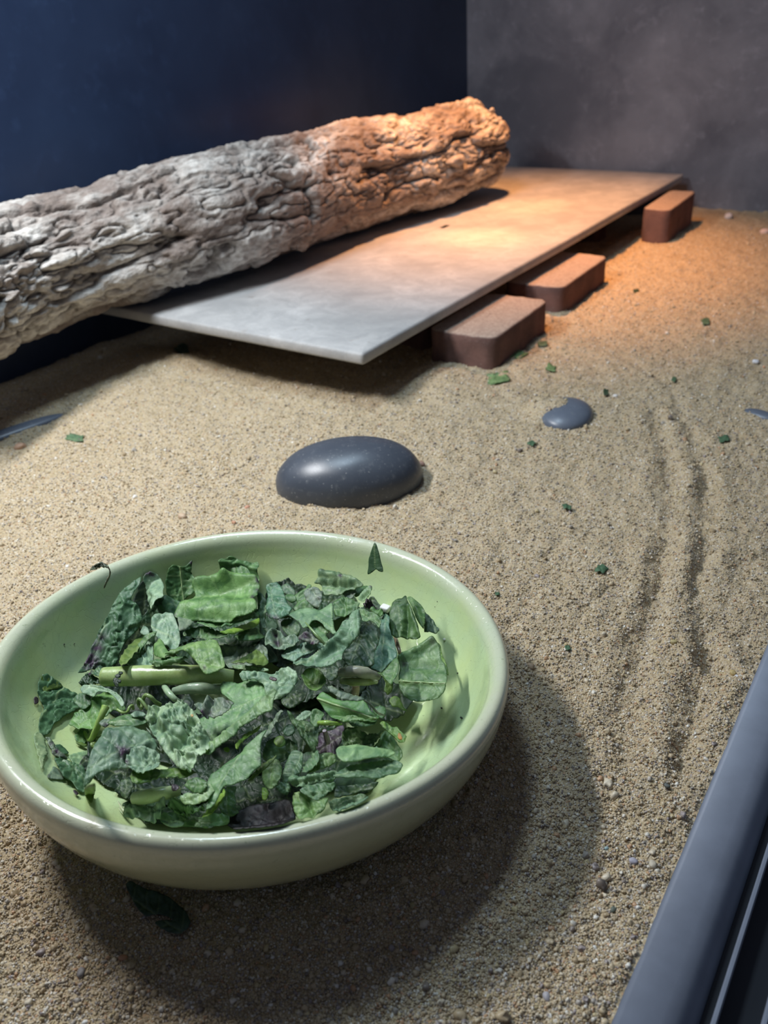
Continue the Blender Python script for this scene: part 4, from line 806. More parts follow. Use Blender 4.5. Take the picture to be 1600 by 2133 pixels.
stem('white split stem ends by the curled front leaf', [(246, 1670, .085), (254, 1684, .09), (264, 1696, .09)], [1.5, 2.8, 2.5], .09, (.48, .55, .36), n=8)
stem('white split stem end beside its pair near the front rim', [(248, 1684, .08), (258, 1696, .086), (268, 1704, .086)], [1.2, 2.2, 2.2], .085, (.48, .55, .36), n=8)
leaf('dark green leaf along the front wall right of the curled front leaf', [(330, 1702), (350, 1692), (372, 1690), (398, 1696), (420, 1702), (438, 1694), (460, 1696), (480, 1704), (476, 1720), (440, 1726), (400, 1724), (362, 1720), (340, 1716)], z=.085, cr_=.005, wl=16, col='mid', curl=.002)
leaf('pale tip of a leaf touching the front rim', [(340, 1714), (352, 1708), (368, 1706), (382, 1712), (380, 1720), (356, 1722)], z=.10, cr_=.002, col='silver', sp=2.8)
leaf('shiny blackish purple wet leaf at the front of the bowl', [(470, 1712), (490, 1694), (512, 1682), (540, 1676), (568, 1672), (592, 1666), (606, 1668), (612, 1690), (616, 1706), (590, 1716), (560, 1722), (520, 1726), (486, 1726)], z=.075, sy=0, cr_=.0015, wl=24, col=(.014, .011, .012), br=[(560, 1700, 40, .2)], edge=.1)
leaf('oval translucent leaf right of the broad front leaf', [(548, 1622), (552, 1604), (560, 1590), (572, 1584), (584, 1590), (590, 1606), (588, 1624), (578, 1640), (566, 1646), (554, 1640)], z=.108, cr_=.004, wl=14, col=(.14, .24, .11), arch=(70, .006))
leaf('square cut dull leaf standing beside the oval leaf', [(588, 1620), (592, 1600), (598, 1584), (606, 1566), (618, 1562), (631, 1570), (630, 1588), (624, 1606), (612, 1616), (602, 1626), (592, 1632)], z=.104, sx=.1, sy=.2, cr_=.003, col=(.10, .19, .11))
leaf('dark rounded leaf behind the square cut leaf', [(546, 1575), (550, 1556), (562, 1540), (580, 1538), (604, 1542), (622, 1556), (618, 1566), (600, 1578), (584, 1586), (564, 1588)], z=.092, cr_=.004, col=(.07, .145, .065))
leaf('small round lime green leaf in the centre gap', oval(583, 1545, 12, 12, 0, 12, .03), z=.106, cr_=.001, col=(.16, .28, .05), edge=.2, sp=3)
leaf('small dark folded leaf above the round lime leaf', [(590, 1518), (600, 1508), (610, 1510), (614, 1524), (604, 1532), (592, 1530)], z=.108, cr_=.002, col=(.05, .12, .06))
leaf('long thin withered leaf rising from the broad front leaf', [(548, 1530), (556, 1512), (570, 1496), (586, 1480), (591, 1484), (582, 1498), (572, 1512), (562, 1530), (552, 1540)], z=.124, sx=.2, cr_=.004, wl=8, col='grey', sp=2.8)
leaf('yellow edged small leaf under the oval leaf', [(546, 1640), (556, 1642), (560, 1654), (554, 1666), (546, 1664)], z=.085, cr_=.002, col='yell', sp=2.8)
leaf('small teal curled knob of leaf near the front rim', [(578, 1644), (584, 1634), (592, 1628), (602, 1634), (608, 1644), (604, 1652), (594, 1656), (584, 1652)], z=.115, cr_=.005, wl=8, col='teal', arch=(0, .006), sp=2.6)

# --- centre right
leaf('dark curled leaf standing at the centre right', [(602, 1488), (612, 1494), (618, 1500), (632, 1498), (642, 1504), (654, 1512), (662, 1524), (661, 1540), (658, 1560), (652, 1566), (640, 1552), (628, 1536), (620, 1520), (608, 1508)], z=.122, sx=.1, sy=.15, cr_=.007, wl=10, col=(.065, .13, .055), folds=[((604, 1490), (650, 1560), .007, 6)])
leaf('pale cut square of leaf at the centre right', [(616, 1498), (624, 1488), (636, 1480), (648, 1481), (645, 1490), (636, 1500), (626, 1502)], z=.136, cr_=.002, col='silver', sp=2.8)
leaf('dull leaf tip right of the pale cut square', [(650, 1482), (660, 1477), (675, 1484), (672, 1496), (666, 1508), (656, 1516), (648, 1506), (646, 1492)], z=.124, cr_=.004, col='mid')
stem('short bright green stem tip at the centre right', [(664, 1506, .124), (684, 1506, .128), (712, 1508, .122)], [5, 5.5, 2.5], .12, (.24, .40, .07), n=10)
leaf('small leaf under the bright stem tip', [(664, 1520), (676, 1514), (694, 1512), (702, 1510), (694, 1518), (680, 1522)], z=.112, cr_=.002, col='silver', sp=2.6)
leaf('wet purple leaf in the hollow at the centre right', [(652, 1548), (662, 1530), (676, 1524), (694, 1518), (714, 1512), (718, 1524), (712, 1544), (704, 1560), (698, 1572), (680, 1568), (664, 1570)], z=.096, cr_=.003, wl=14, col=(.09, .06, .10), br=[(665, 1545, 12, .6)])
stem('short purple stem stub in the hollow at the centre right', [(676, 1522, .125), (679, 1532, .118), (683, 1546, .108)], [4.5, 5.5, 6.5], .115, (.14, .09, .13), n=12)
leaf('bright leaf with a thick white midrib at the centre right', [(660, 1456), (664, 1446), (672, 1441), (682, 1446), (696, 1454), (712, 1458), (732, 1460), (748, 1460), (760, 1458), (766, 1468), (772, 1480), (780, 1486), (790, 1494), (784, 1499), (764, 1502), (740, 1500), (718, 1499), (700, 1497), (686, 1490), (676, 1478), (668, 1466)],
     z=.132, sx=0, sy=.2, cr_=.002, wl=30, col=(.12, .27, .085), ribs=[((663, 1459), (785, 1500), 4.4)], folds=[((690, 1488), (740, 1494), -.004, 5)])
leaf('thin green leaf edge below the white midrib leaf', [(704, 1498), (716, 1492), (732, 1489), (748, 1494), (770, 1500), (786, 1502), (770, 1504), (740, 1501), (716, 1503)], z=.136, cr_=.002, col='bright', sp=2.8)
leaf('grey leaf with a dark edge overlapping the white midrib leaf', [(683, 1432), (692, 1430), (702, 1436), (712, 1442), (726, 1444), (744, 1447), (754, 1453), (761, 1458), (748, 1460), (728, 1459), (710, 1456), (698, 1448), (688, 1442)], z=.148, sy=.2, cr_=.003, col=(.16, .21, .165), edge=.5)
stem('thin dark stem curving right of the white midrib leaf', [(758, 1458, .146), (772, 1468, .142), (786, 1484, .134), (800, 1490, .124)], [2.2, 2.4, 2.4, 2], .13, (.09, .12, .08), n=8)
leaf('small leaf behind the thin dark stem', [(776, 1478), (790, 1470), (802, 1472), (804, 1488), (796, 1496), (784, 1490)], z=.118, cr_=.004, col='mid')
leaf('round cupped leaf above the centre right gap', [(630, 1412), (636, 1402), (648, 1395), (664, 1398), (676, 1410), (680, 1424), (672, 1436), (660, 1444), (646, 1438), (636, 1428)], z=.118, sy=.2, cr_=.002, col=(.11, .22, .05), curl=.006, edge=.2)
leaf('dark leaf behind the round cupped leaf', [(660, 1392), (680, 1384), (702, 1388), (706, 1404), (692, 1420), (680, 1416), (670, 1402)], z=.10, cr_=.004, col='deep')
leaf('dim leaf below the marbled leaf at centre', [(586, 1458), (606, 1446), (624, 1438), (640, 1444), (636, 1458), (620, 1470), (604, 1476), (590, 1470)], z=.088, cr_=.004, col='deep')
stem('shiny ribbed stalk with a purplish top at the centre right, upper rib', [(708, 1402, .122), (735, 1398, .128), (762, 1402, .126), (790, 1410, .118)], [9, 12, 12, 7], .125, (.24, .24, .18), name='cut_stalk', cat='stalk', n=18, bump=.10)
stem('yellow green lower rib of the shiny stalk at the centre right', [(712, 1418, .112), (738, 1420, .118), (765, 1420, .116), (784, 1420, .108)], [7, 9, 8, 5], .115, (.20, .26, .08), name='cut_stalk', cat='stalk', n=16, bump=.08)
stem('short pinkish stub hanging below the shiny stalk', [(741, 1426, .108), (741, 1436, .10), (740, 1446, .09)], [8, 8.5, 8], .1, (.30, .22, .16), n=12)
leaf('small silvery leaf under the shiny stalk', [(716, 1432), (728, 1430), (734, 1438), (730, 1446), (718, 1442)], z=.10, cr_=.003, col='grey', sp=2.8)
leaf('curved greenish leaf edge round the right end of the shiny stalk', [(786, 1402), (798, 1404), (810, 1412), (818, 1424), (816, 1440), (808, 1450), (800, 1440), (802, 1424), (796, 1412)], z=.118, sx=-.3, cr_=.003, col=(.13, .22, .05), curl=.002)
leaf('small spoon shaped seedling leaf at the right edge of the pile', [(811, 1462), (814, 1454), (822, 1450), (831, 1454), (837, 1464), (842, 1474), (848, 1480), (840, 1480), (830, 1474), (818, 1472)], z=.075, cr_=.001, col=(.14, .25, .06), edge=.1, sp=2.8)

# --- upper centre and right
leaf('teal leaf with dark blotches right of the large folded leaf', [(554, 1224), (560, 1217), (576, 1213), (584, 1220), (590, 1232), (596, 1248), (602, 1260), (608, 1268), (600, 1282), (582, 1290), (562, 1287), (556, 1268), (558, 1244)], z=.120, sx=.05, sy=.3, cr_=.004, wl=14, col=(.085, .20, .13), br=[(575, 1289, 8, .8), (562, 1284, 6, .6)])
leaf('small dark round leaf behind the blotched teal leaf', [(586, 1222), (596, 1214), (608, 1222), (616, 1234), (612, 1244), (600, 1240), (590, 1234)], z=.108, sy=.3, cr_=.003, col=(.06, .13, .08))
leaf('small plump fold of leaf like a green pebble', [(597, 1246), (606, 1239), (616, 1246), (620, 1254), (608, 1258), (598, 1254)], z=.124, cr_=.002, col='mid', arch=(0, .006), sp=2.6)
leaf('narrow dark frond between the bright and teal leaves', [(538, 1236), (548, 1240), (556, 1254), (556, 1275), (552, 1292), (556, 1306), (546, 1308), (540, 1290), (536, 1262)], z=.112, cr_=.006, wl=8, col=(.09, .16, .10), sp=2.8)
leaf('greyish lilac tinted leaf at the back right of the pile', [(632, 1236), (638, 1226), (648, 1222), (660, 1222), (668, 1230), (671, 1242), (668, 1256), (664, 1266), (656, 1264), (646, 1258), (638, 1250)], z=.128, sy=.4, cr_=.003, wl=14, col=(.19, .24, .20), br=[(664, 1246, 5, .5)])
leaf('green leaf with a scalloped edge below the lilac tinted leaf', [(613, 1240), (622, 1234), (634, 1226), (642, 1218), (650, 1222), (640, 1236), (640, 1250), (650, 1262), (664, 1268), (646, 1272), (626, 1275), (610, 1270), (618, 1256)], z=.114, sy=.3, cr_=.003, col='mid')
leaf('pale rolled leaf with a drooping flap at the back right', [(655, 1216), (662, 1208), (668, 1194), (676, 1191), (690, 1191), (711, 1194), (726, 1198), (737, 1204), (745, 1208), (758, 1218), (750, 1224), (734, 1226), (722, 1228), (712, 1238), (700, 1241), (690, 1241), (677, 1242), (672, 1230), (668, 1218)], z=.128, sx=0, sy=.35, cr_=.004, wl=16, col=(.20, .29, .17), folds=[((672, 1196), (740, 1208), .008, 9), ((672, 1218), (735, 1222), -.006, 5)], br=[(711, 1202, 5, .8), (676, 1192, 5, .3)])
leaf('leaf with combed veins tucked under the pale rolled leaf', [(712, 1236), (722, 1229), (738, 1227), (742, 1234), (736, 1246), (730, 1248), (720, 1244)], z=.120, sy=.3, cr_=.004, wl=6, col='grey', sp=2.6)
leaf('smooth green leaf curving right of the rolled leaf', [(738, 1232), (748, 1226), (764, 1222), (770, 1226), (760, 1232), (750, 1242), (740, 1246)], z=.118, sy=.2, cr_=.002, col='mid', arch=(-20, .005))
leaf('pointed bud like leaf with a yellow inside at the back right', [(746, 1246), (752, 1236), (760, 1226), (770, 1220), (775, 1222), (771, 1234), (764, 1244), (758, 1252), (750, 1252)], z=.128, sx=.1, sy=.3, cr_=.002, col='pale', folds=[((754, 1246), (768, 1232), -.006, 3)], br=[(773, 1221, 3, .8)], sp=2.6)
leaf('dark withered scrap right of the pointed bud leaf', [(756, 1258), (764, 1250), (772, 1250), (778, 1260), (786, 1268), (776, 1270), (762, 1266)], z=.115, cr_=.006, wl=6, col='purple', sp=2.4)
leaf('mid green veined leaf right of the flat serrated leaf', [(694, 1256), (704, 1248), (716, 1243), (728, 1246), (738, 1250), (750, 1256), (744, 1266), (736, 1274), (726, 1280), (712, 1284), (698, 1282)], z=.122, sy=.3, cr_=.004, col='mid')
leaf('flat pale leaf with a serrated lower edge at the centre top', [(602, 1281), (615, 1273), (628, 1268), (644, 1266), (656, 1268), (668, 1270), (680, 1262), (692, 1255), (694, 1270), (694, 1284), (696, 1300), (697, 1312), (702, 1320), (694, 1322), (688, 1316), (678, 1310), (672, 1300), (660, 1292), (650, 1294), (642, 1306), (632, 1308), (625, 1298), (616, 1292)],
     z=.132, sx=0, sy=.15, cr_=.002, wl=30, col=(.15, .27, .145), ribs=[((690, 1262), (694, 1314), 1.0), ((694, 1312), (655, 1282), 1.0)], edge=.2)
leaf('jagged pale leaf below the flat serrated leaf', [(634, 1300), (648, 1292), (660, 1296), (674, 1308), (686, 1316), (678, 1320), (684, 1330), (692, 1334), (684, 1344), (672, 1336), (660, 1324), (648, 1314)], z=.124, sy=.1, cr_=.002, serr=1.2, col=(.14, .26, .12), sp=3)
stem('thin green leaf stalk pointing down at the centre', [(636, 1296, .134), (648, 1310, .136), (662, 1326, .134), (678, 1344, .126)], [1.2, 2.6, 3.6, 3.2], .13, (.17, .28, .10), n=8)
leaf('dark leaf in the gap left of the jagged leaf', [(588, 1292), (604, 1290), (620, 1298), (628, 1310), (620, 1322), (604, 1326), (592, 1316), (586, 1304)], z=.105, cr_=.003, col=(.055, .125, .045))
leaf('long diagonal leaf with parallel creases across the pile', [(612, 1384), (630, 1372), (654, 1360), (672, 1350), (686, 1336), (699, 1320), (708, 1306), (718, 1296), (728, 1291), (732, 1279), (745, 1269), (752, 1280), (754, 1300), (752, 1320), (738, 1334), (722, 1342), (714, 1354), (712, 1372), (696, 1380), (676, 1386), (660, 1390), (652, 1386), (640, 1390), (630, 1386), (620, 1390)],
     z=.148, sx=.05, sy=.25, cr_=.004, wl=18, col=(.155, .265, .175), folds=[((655, 1372), (712, 1318), .008, 7), ((640, 1376), (730, 1340), -.006, 10), ((748, 1278), (750, 1318), .006, 5)], ribs=[((620, 1388), (690, 1338), 1.5)], serr=.5, edge=.5)
leaf('arched leaf rim at the right with deep shade beneath it', [(748, 1270), (758, 1272), (770, 1277), (782, 1280), (794, 1290), (796, 1302), (792, 1312), (784, 1302), (770, 1296), (757, 1296), (752, 1286)], z=.142, sx=.1, sy=.3, cr_=.003, col=(.13, .24, .11), curl=.003)
leaf('small green frill above the arched leaf rim', [(770, 1270), (778, 1266), (788, 1272), (796, 1268), (798, 1280), (792, 1284), (780, 1278)], z=.132, cr_=.004, col='bright', sp=2.6)
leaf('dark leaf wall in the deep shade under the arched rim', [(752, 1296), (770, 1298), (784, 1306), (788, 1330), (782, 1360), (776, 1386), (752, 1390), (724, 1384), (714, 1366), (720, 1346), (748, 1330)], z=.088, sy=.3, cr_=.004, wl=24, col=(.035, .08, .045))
leaf('tall teal leaf with fine creases at the right of the pile', [(796, 1284), (804, 1278), (812, 1286), (812, 1304), (816, 1322), (822, 1336), (826, 1352), (828, 1368), (818, 1378), (806, 1392), (796, 1402), (784, 1398), (772, 1392), (780, 1384), (781, 1368), (788, 1348), (793, 1324), (792, 1304)], z=.125, sx=.15, sy=.2, cr_=.004, wl=14, col=(.085, .185, .14), edge=.3)
leaf('green leaf edge curving below the tall teal leaf', [(796, 1404), (806, 1392), (818, 1380), (828, 1372), (832, 1384), (830, 1402), (824, 1416), (816, 1426), (806, 1418)], z=.132, sx=.2, sy=.2, cr_=.003, col='mid', curl=.002)
leaf('curled leaf with a hollow purple eye at the centre', [(554, 1326), (560, 1314), (568, 1310), (578, 1312), (586, 1318), (594, 1328), (604, 1326), (614, 1324), (622, 1330), (624, 1338), (614, 1346), (602, 1352), (588, 1356), (572, 1353), (562, 1345), (554, 1346), (552, 1336)], z=.142, sx=-.05, sy=.2, cr_=.003, col=(.17, .25, .18), br=[(576, 1334, 8), (572, 1318, 6, .8), (584, 1340, 6, .6)], folds=[((574, 1318), (578, 1342), -.010, 6)], curl=.004)
leaf('pale bluish leaf under the hollow curled leaf', [(586, 1364), (596, 1356), (606, 1350), (616, 1346), (626, 1340), (642, 1338), (656, 1342), (672, 1342), (674, 1348), (660, 1356), (646, 1362), (632, 1367), (622, 1374), (612, 1380), (600, 1374), (590, 1370)], z=.138, sy=.2, cr_=.003, wl=20, col=(.18, .30, .235), edge=.3)
leaf('purple grey rolled scrap above the pale bluish leaf', [(622, 1324), (630, 1316), (642, 1315), (652, 1322), (660, 1330), (668, 1338), (662, 1346), (652, 1344), (642, 1338), (630, 1336), (622, 1332)], z=.150, cr_=.006, wl=9, col=(.19, .21, .19), br=[(636, 1324, 8), (650, 1342, 6), (626, 1332, 5, .8)], sp=2.6)
leaf('two lobed dark green leaf propped at the right wall, left lobe', [(817, 1256), (828, 1248), (838, 1246), (846, 1241), (849, 1252), (856, 1264), (862, 1278), (870, 1300), (874, 1316), (877, 1330), (860, 1331), (845, 1326), (830, 1329), (816, 1324), (812, 1310), (810, 1292), (813, 1272)], z=.125, sx=0, sy=.35, cr_=.003, wl=20, col=(.085, .165, .06), ribs=[((830, 1262), (838, 1318), .9)], folds=[((850, 1258), (846, 1326), -.008, 5), ((850, 1256), (876, 1328), .006, 5)])
leaf('narrow folded right lobe of the dark leaf at the right wall', [(850, 1248), (856, 1243), (866, 1250), (877, 1260), (884, 1272), (886, 1290), (884, 1312), (876, 1302), (868, 1288), (860, 1268)], z=.118, sx=.2, sy=.3, cr_=.003, col=(.10, .20, .07), folds=[((868, 1268), (882, 1308), .007, 5)])
leaf('dark triangular leaf end at the right wall with a silvery tip', [(882, 1272), (892, 1282), (902, 1292), (910, 1304), (916, 1312), (906, 1316), (894, 1314), (884, 1316), (884, 1294)], z=.110, sx=.1, sy=.2, cr_=.004, col=(.06, .12, .075))
leaf('broad leaf with a yellow green midrib at the right of the bowl', [(830, 1374), (840, 1364), (856, 1354), (872, 1345), (888, 1336), (902, 1331), (910, 1338), (914, 1346), (917, 1358), (920, 1374), (926, 1382), (930, 1398), (932, 1416), (930, 1430), (924, 1444), (912, 1455), (896, 1459), (877, 1462), (857, 1459), (842, 1450), (834, 1438), (830, 1424), (832, 1402), (833, 1388)],
     z=.115, sx=.05, sy=.25, cr_=.003, wl=18, col=(.135, .235, .105), ribs=[((831, 1421), (930, 1427), 3.0)], folds=[((836, 1370), (902, 1334), .007, 7), ((838, 1392), (925, 1388), -.004, 12)], br=[(842, 1382, 8, .5), (902, 1340, 6, .6)], edge=.6)
leaf('thin green sliver along the right side of the broad midrib leaf', [(910, 1338), (916, 1342), (920, 1360), (926, 1374), (932, 1390), (934, 1406), (930, 1404), (922, 1380), (914, 1360)], z=.10, sx=.3, cr_=.002, col=(.13, .24, .04), sp=2.6)
stem('reddish brown withered stem in the gap left of the broad midrib leaf', [(824, 1328, .10), (828, 1342, .105), (832, 1356, .105), (834, 1366, .10)], [4, 4.5, 4, 3], .1, (.20, .11, .08), n=10)
leaf('small rolled leaf at right below the white midrib leaf', [(720, 1506), (736, 1503), (756, 1503), (772, 1504), (786, 1507), (782, 1516), (768, 1520), (750, 1522), (734, 1520), (726, 1514)], z=.124, sy=-.1, cr_=.002, col=(.11, .21, .10), arch=(0, .009))
leaf('dark leaf with pale folds above the long pod', [(717, 1524), (728, 1520), (742, 1521), (756, 1526), (772, 1528), (788, 1526), (800, 1522), (792, 1534), (782, 1546), (770, 1562), (748, 1568), (728, 1566), (716, 1556), (712, 1540)], z=.112, sy=.2, cr_=.006, wl=9, col=(.09, .165, .06), folds=[((722, 1530), (745, 1524), .007, 4)])
leaf('triangular pale leaf at the right rim of the pile', [(770, 1566), (780, 1552), (790, 1540), (800, 1522), (810, 1526), (820, 1538), (830, 1552), (838, 1566), (838, 1578), (828, 1588), (812, 1580), (796, 1573)], z=.108, sx=0, sy=.2, cr_=.003, col=(.16, .28, .13))
leaf('serrated corner of a leaf above the long pod', [(764, 1570), (772, 1560), (784, 1556), (796, 1562), (796, 1573), (780, 1574)], z=.118, cr_=.002, col='silver', serr=1.2, sp=2.6)
leaf('slim curved green leaf with an orange speck at the right', [(792, 1508), (798, 1503), (808, 1508), (818, 1516), (827, 1514), (833, 1522), (842, 1530), (848, 1536), (842, 1546), (832, 1548), (824, 1538), (812, 1528), (800, 1518)], z=.122, sx=.1, cr_=.003, col=(.13, .26, .045), curl=.002)
leaf('wet orange speck on the slim curved leaf', oval(833, 1534, 4.5, 7, -15, 8, .05), z=.136, cr_=.001, col=(.55, .25, .06), sp=1.8, name='crumb', cat='crumb', group='crumbs in the bowl', edge=0)
leaf('long smooth pale pod shaped leaf at the front right', [(700, 1580), (706, 1573), (718, 1570), (736, 1568), (756, 1571), (778, 1574), (800, 1576), (816, 1579), (824, 1585), (814, 1592), (798, 1595), (776, 1597), (754, 1600), (734, 1603), (714, 1602), (704, 1594)], z=.132, sy=-.1, cr_=.002, wl=26, col=(.24, .38, .20), arch=(3, .014), edge=.15)
leaf('veined dark leaf folded lengthwise below the pale pod leaf', [(696, 1632), (706, 1622), (720, 1613), (738, 1606), (756, 1602), (776, 1598), (796, 1596), (816, 1597), (832, 1601), (840, 1608), (836, 1617), (824, 1623), (804, 1628), (780, 1632), (750, 1633), (720, 1634)], z=.126, sy=0, cr_=.003, wl=18, col=(.14, .24, .14), arch=(-8, .012), ribs=[((700, 1630), (830, 1606), 1.3)])
leaf('pale crumpled strip left of the veined folded leaf', [(600, 1622), (612, 1612), (624, 1616), (640, 1612), (660, 1610), (684, 1604), (702, 1606), (704, 1618), (688, 1626), (668, 1628), (650, 1632), (634, 1640), (618, 1638), (606, 1632)], z=.128, cr_=.006, wl=10, col=(.19, .30, .19), folds=[((610, 1626), (690, 1614), .006, 6)])
leaf('dark leaf with two pale spots at the front', [(626, 1646), (638, 1638), (654, 1632), (676, 1630), (698, 1630), (694, 1642), (682, 1652), (672, 1662), (658, 1668), (642, 1660), (630, 1654)], z=.132, cr_=.004, wl=12, col=(.12, .22, .12))
leaf('smooth pale leaf touching the front rim at the right of the wet leaf', [(610, 1660), (614, 1652), (628, 1650), (640, 1658), (652, 1668), (668, 1666), (684, 1662), (680, 1676), (672, 1690), (656, 1699), (638, 1704), (624, 1706), (614, 1692), (610, 1676)], z=.112, cr_=.002, wl=24, col=(.20, .33, .13), folds=[((640, 1664), (650, 1698), -.006, 5)], edge=.2)
leaf('bluish leaf end close to the front right rim', [(684, 1670), (700, 1664), (718, 1662), (738, 1658), (752, 1653), (764, 1656), (768, 1662), (752, 1672), (730, 1682), (706, 1690), (692, 1688)], z=.108, cr_=.003, col=(.17, .28, .19))
leaf('upright pale edged leaf left of the pod at the front right', [(634, 1616), (634, 1598), (642, 1582), (654, 1570), (664, 1564), (666, 1576), (662, 1590), (652, 1602), (644, 1614)], z=.122, sx=.3, sy=.1, cr_=.004, wl=10, col=(.12, .22, .12), curl=.003)
leaf('olive triangular leaf beside the pod', [(640, 1614), (652, 1602), (664, 1586), (672, 1574), (686, 1568), (698, 1572), (700, 1586), (690, 1596), (672, 1602), (656, 1608)], z=.118, sx=-.1, cr_=.003, col=(.13, .22, .08))
leaf('small dark leaf under the front right leaves', [(700, 1636), (730, 1636), (760, 1634), (790, 1632), (776, 1646), (750, 1650), (720, 1656), (696, 1660)], z=.085, cr_=.003, col='deep')

# --- loose bits
leaf('small dark triangle of leaf stuck high on the inner back wall', [(766, 1196), (767, 1180), (768, 1168), (773, 1150), (780, 1131), (785, 1136), (789, 1150), (794, 1172), (799, 1191), (790, 1190), (784, 1186), (776, 1192)], z=.20, sx=0, sy=1.5, cr_=.001, col=(.04, .095, .04), ribs=[((780, 1134), (782, 1184), .8)], edge=.9, sp=2.6, bowl=False)
leaf('shrivelled black leaf tip caught on the outside of the back left rim', [(189, 1188), (194, 1180), (200, 1175), (208, 1172), (211, 1170), (218, 1174), (226, 1178), (220, 1181), (208, 1180), (198, 1185)], z=.222, sy=.4, cr_=.003, wl=6, col=(.035, .04, .03), bowl=False, sp=2, edge=.9)
stem('dried dark leaf strip hooked over the back left rim', [(188, 1188, .205), (198, 1178, .222), (208, 1173, .226), (220, 1176, .222), (228, 1186, .212), (229, 1198, .20), (222, 1212, .185), (217, 1225, .17)], [1.0, 1.8, 1.6, 1.4, 1.5, 1.8, 2.2, 1.0], .2, (.045, .055, .04), name='leaf_strip', cat='leaf', n=8, bowl=False, bump=.4)
co, f = slab(0, .018, 0, .014, 0, .010, .003, .002, 0, 3, .0, 3, 0)
ry = rays([(803, 1268)]); w_ = CAM + ry[0] * bowl_clip(ry, np.array([2.0]), .012)[0]; co += w_ - [.009, .007, .004]
make('white_crumb', co, f, pebble_material('chalk', (.80, .80, .78), (.70, .70, .69), .8), label='bright white chalky chunk behind the arched leaf', cat='crumb', group='crumbs in the bowl')
MDOT = flat_material('dark_speck', (.03, .03, .028), .6); MLITE = flat_material('pale_speck', (.6, .62, .52), .4)
for x, y, r_, lb, m_ in [(961, 1495, 3.2, 'largest black speck on the right inner wall of the bowl', MDOT), (953, 1402, 1.8, 'small black speck right of the broad midrib leaf', MDOT), (926, 1332, 4.2, 'pale clear droplet crumb on the right inner wall', MLITE),
                         (920, 1475, 2.5, 'brownish crumb below the broad midrib leaf', MDOT), (134, 1342, 1.8, 'small black speck on the left inner wall of the bowl', MDOT), (155, 1341, 1.4, 'fainter speck beside the black speck on the left wall', MDOT), (911, 1253, 1.4, 'tiny black speck on the wall above the two lobed leaf', MDOT), (906, 1264, 1.2, 'pinpoint black speck beside the two lobed leaf', MDOT)]:
    ry = rays([(x, y)]); t_ = bowl_clip(ry, np.array([2.0]), .001); c_ = CAM + ry[0] * t_[0]; q = r_ * dist_px(c_)
    make('speck', *ellipsoid(c_, q, q * .8, q * .6, x, (0, 0), 2, 8, 10, .2, x), m_, label=lb, cat='crumb', group='crumbs in the bowl')

# --- leaf scraps on the sand
SCR = [(1035, 788, 30, 13, -15, 'largest green leaf scrap on the sand in front of the nearest brick', 'bright'), (1077, 738, 22, 10, -5, 'green leaf scrap lying against the side of the nearest brick', 'bright'), (1148, 767, 12, 8, 10, 'small green leaf scrap on the sand right of the nearest brick', 'bright'),
       (155, 911, 22, 8, 5, 'dark green leaf scrap on the sand at the left, near the buried sliver of stone', 'mid'), (380, 728, 16, 13, 30, 'dark leaf lump at the shadow edge under the log', 'dark'), (1253, 1186, 14, 9, -10, 'green leaf scrap on the open sand right of the bowl', 'mid'),
       (1181, 1057, 10, 5, 10, 'tiny green leaf scrap right of the large stone', 'mid'), (1508, 914, 12, 6, 0, 'tiny green scrap on the sand near the right edge', 'mid'), (1404, 790, 5, 6, 0, 'tiny green crumb between the bricks and the right edge', 'mid'),
       (1108, 922, 9, 5, 0, 'tiny green scrap left of the small crescent stone', 'mid'), (1262, 817, 6, 7, 0, 'dark green crumb right of the small crescent stone', 'dark'), (1470, 670, 9, 7, 0, 'green crumb with a dark side on the orange lit sand', 'mid'),
       (1130, 715, 12, 5, 0, 'faint green scrap beyond the nearest brick', 'mid'), (1325, 606, 6, 5, 0, 'green dot on the sand beyond the middle brick', 'dark'), (1183, 1350, 6, 5, 20, 'pale green crumb just right of the bowl', 'mid'), (1036, 1236, 5, 4, 0, 'tiny green fleck above right of the bowl rim', 'mid'), (1270, 1540, 0, 0, 0, '', '')]
for x, y, a, b, r_, lb, c_ in SCR:
    if not a: continue
    g_ = P(x, y, 0); z_ = float(sand(np.array([g_[0]]), np.array([g_[1]]))[0]) + .004
    g_ = P(x, y, z_); z_ = float(sand(np.array([g_[0]]), np.array([g_[1]]))[0]) + .005
    leaf(lb, oval(x, y, a, b, r_, 9, .25), z=z_, sy=.0, cr_=.003 * min(1.5, a / 8), wl=max(4, a * .7), col={'bright': (.16, .27, .13), 'mid': (.095, .17, .105), 'dark': (.04, .07, .04)}[c_], bowl=False, sp=max(1.6, min(3.6, a / 5)), name='leaf_scrap', group='leaf scraps on the sand')
leaf('dark dull leaf half buried in the sand in the shade under the bowl', [(262, 1842), (275, 1836), (300, 1850), (330, 1858), (352, 1868), (370, 1882), (388, 1900), (396, 1920), (388, 1936), (366, 1944), (340, 1936), (322, 1920), (345, 1916), (362, 1914), (330, 1902), (305, 1908), (290, 1896), (274, 1870)], z=.006, sy=0, cr_=.002, wl=30, col=(.035, .07, .055), bowl=False, name='leaf_scrap', group='leaf scraps on the sand', edge=.2)

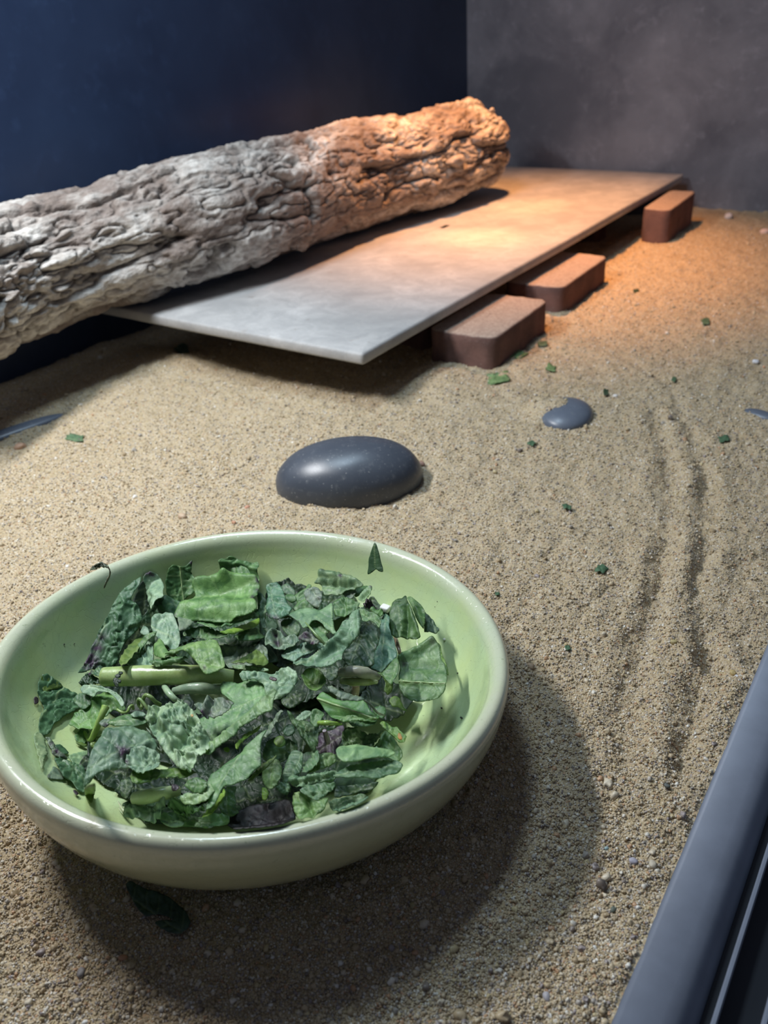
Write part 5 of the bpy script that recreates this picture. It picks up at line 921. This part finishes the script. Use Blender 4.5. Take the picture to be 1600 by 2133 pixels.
# --- pebbles one can pick out
PEB = [(1574, 753, 10, 'white pebble near the right edge', (.75, .76, .80)), (1518, 452, 14, 'whitish pebble at the foot of the end wall', (.60, .56, .56)), (1594, 484, 13, 'pale pinkish pebble by the end wall at the right edge', (.66, .50, .44)), (1592, 763, 5, 'small orange pebble beside the white pebble', (.70, .38, .22)),
       (256, 1994, 13, 'orange brown pebble on the sand in the front left corner', (.48, .25, .14)), (168, 2024, 15, 'grey oval pebble at front left', (.25, .23, .22)), (176, 2128, 9, 'white pebble at the bottom edge of the picture', (.72, .70, .66)), (182, 1930, 11, 'tan rounded pebble left of the bowl shadow', (.55, .46, .33)),
       (264, 1872, 12, 'pale brick coloured chip beside the buried leaf', (.50, .42, .30)), (878, 966, 12, 'reddish brown chip at the right end of the large stone', (.28, .17, .13)), (605, 1037, 7, 'amber pebble at the left foot of the large stone', (.60, .42, .22)), (380, 1076, 14, 'tan pebble behind the bowl rim', (.50, .36, .24)),
       (515, 1056, 9, 'small terracotta chip left of the large stone', (.55, .28, .18)), (487, 1087, 7, 'orange brown chip just behind the bowl rim', (.50, .26, .15)), (42, 932, 18, 'rusty smear of coarse grit below the buried stone sliver', (.48, .30, .20)), (1320, 1793, 13, 'lilac grey pebble by the rail', (.40, .38, .44)),
       (1360, 1800, 14, 'cream pebble in the heap by the rail', (.50, .44, .34)), (1237, 1973, 10, 'white pebble right of the bowl shadow near the bottom', (.74, .72, .66)), (1139, 2075, 14, 'grey violet pebble near the bottom', (.36, .34, .36)), (1113, 2096, 13, 'yellowish pebble near the bottom', (.55, .44, .24)),
       (1106, 1387, 13, 'brown pebble with a dark side right of the bowl', (.30, .22, .14)), (1209, 1620, 10, 'brown pebble in the soft shadow right of the bowl', (.33, .26, .18)), (1390, 1635, 9, 'dark pebble on the sunlit ridge right of the bowl', (.10, .11, .10)), (1278, 1893, 10, 'dark greenish pebble right of the bowl near the rail', (.11, .13, .10)),
       (1140, 1505, 6, 'black speck of grit right of the bowl', (.06, .06, .05)), (1300, 1300, 0, '', (0, 0, 0)), (1282, 824, 7, 'short white shell chip right of the crescent stone', (.72, .70, .68)), (1465, 1790, 0, '', (0, 0, 0)), (1404, 1336, 10, 'ochre pebble in the drag mark', (.42, .34, .16)),
       (1527, 1400, 11, 'tan pebble near the upper part of the rail', (.48, .36, .16)), (1535, 1408, 8, 'white flat pebble near the upper part of the rail', (.72, .72, .74)), (860, 1885, 12, 'yellowish pebble in the deep bowl shadow', (.40, .34, .18)), (1264, 1765, 7, 'pale turquoise fleck of grit right of the bowl', (.30, .42, .42))]
pm = {}
for i, (x, y, a, lb, c_) in enumerate(PEB):
    if not a: continue
    g_ = P(x, y, 0); z_ = float(sand(np.array([g_[0]]), np.array([g_[1]]))[0]); g_ = P(x, y, z_ + .003); q = a * dist_px(g_) * .75
    m_ = pebble_material('pebble_%d' % i, tuple(v * .8 for v in c_), tuple(min(1, v * 1.15) for v in c_))
    make('pebble', *ellipsoid((g_[0], g_[1], z_ + q * .25), q, q * .75, q * .6, i * 1.7, (0, 0), 2.4, 12, 16, .28, i), m_, label=lb, cat='pebble', group='pebbles on the sand')
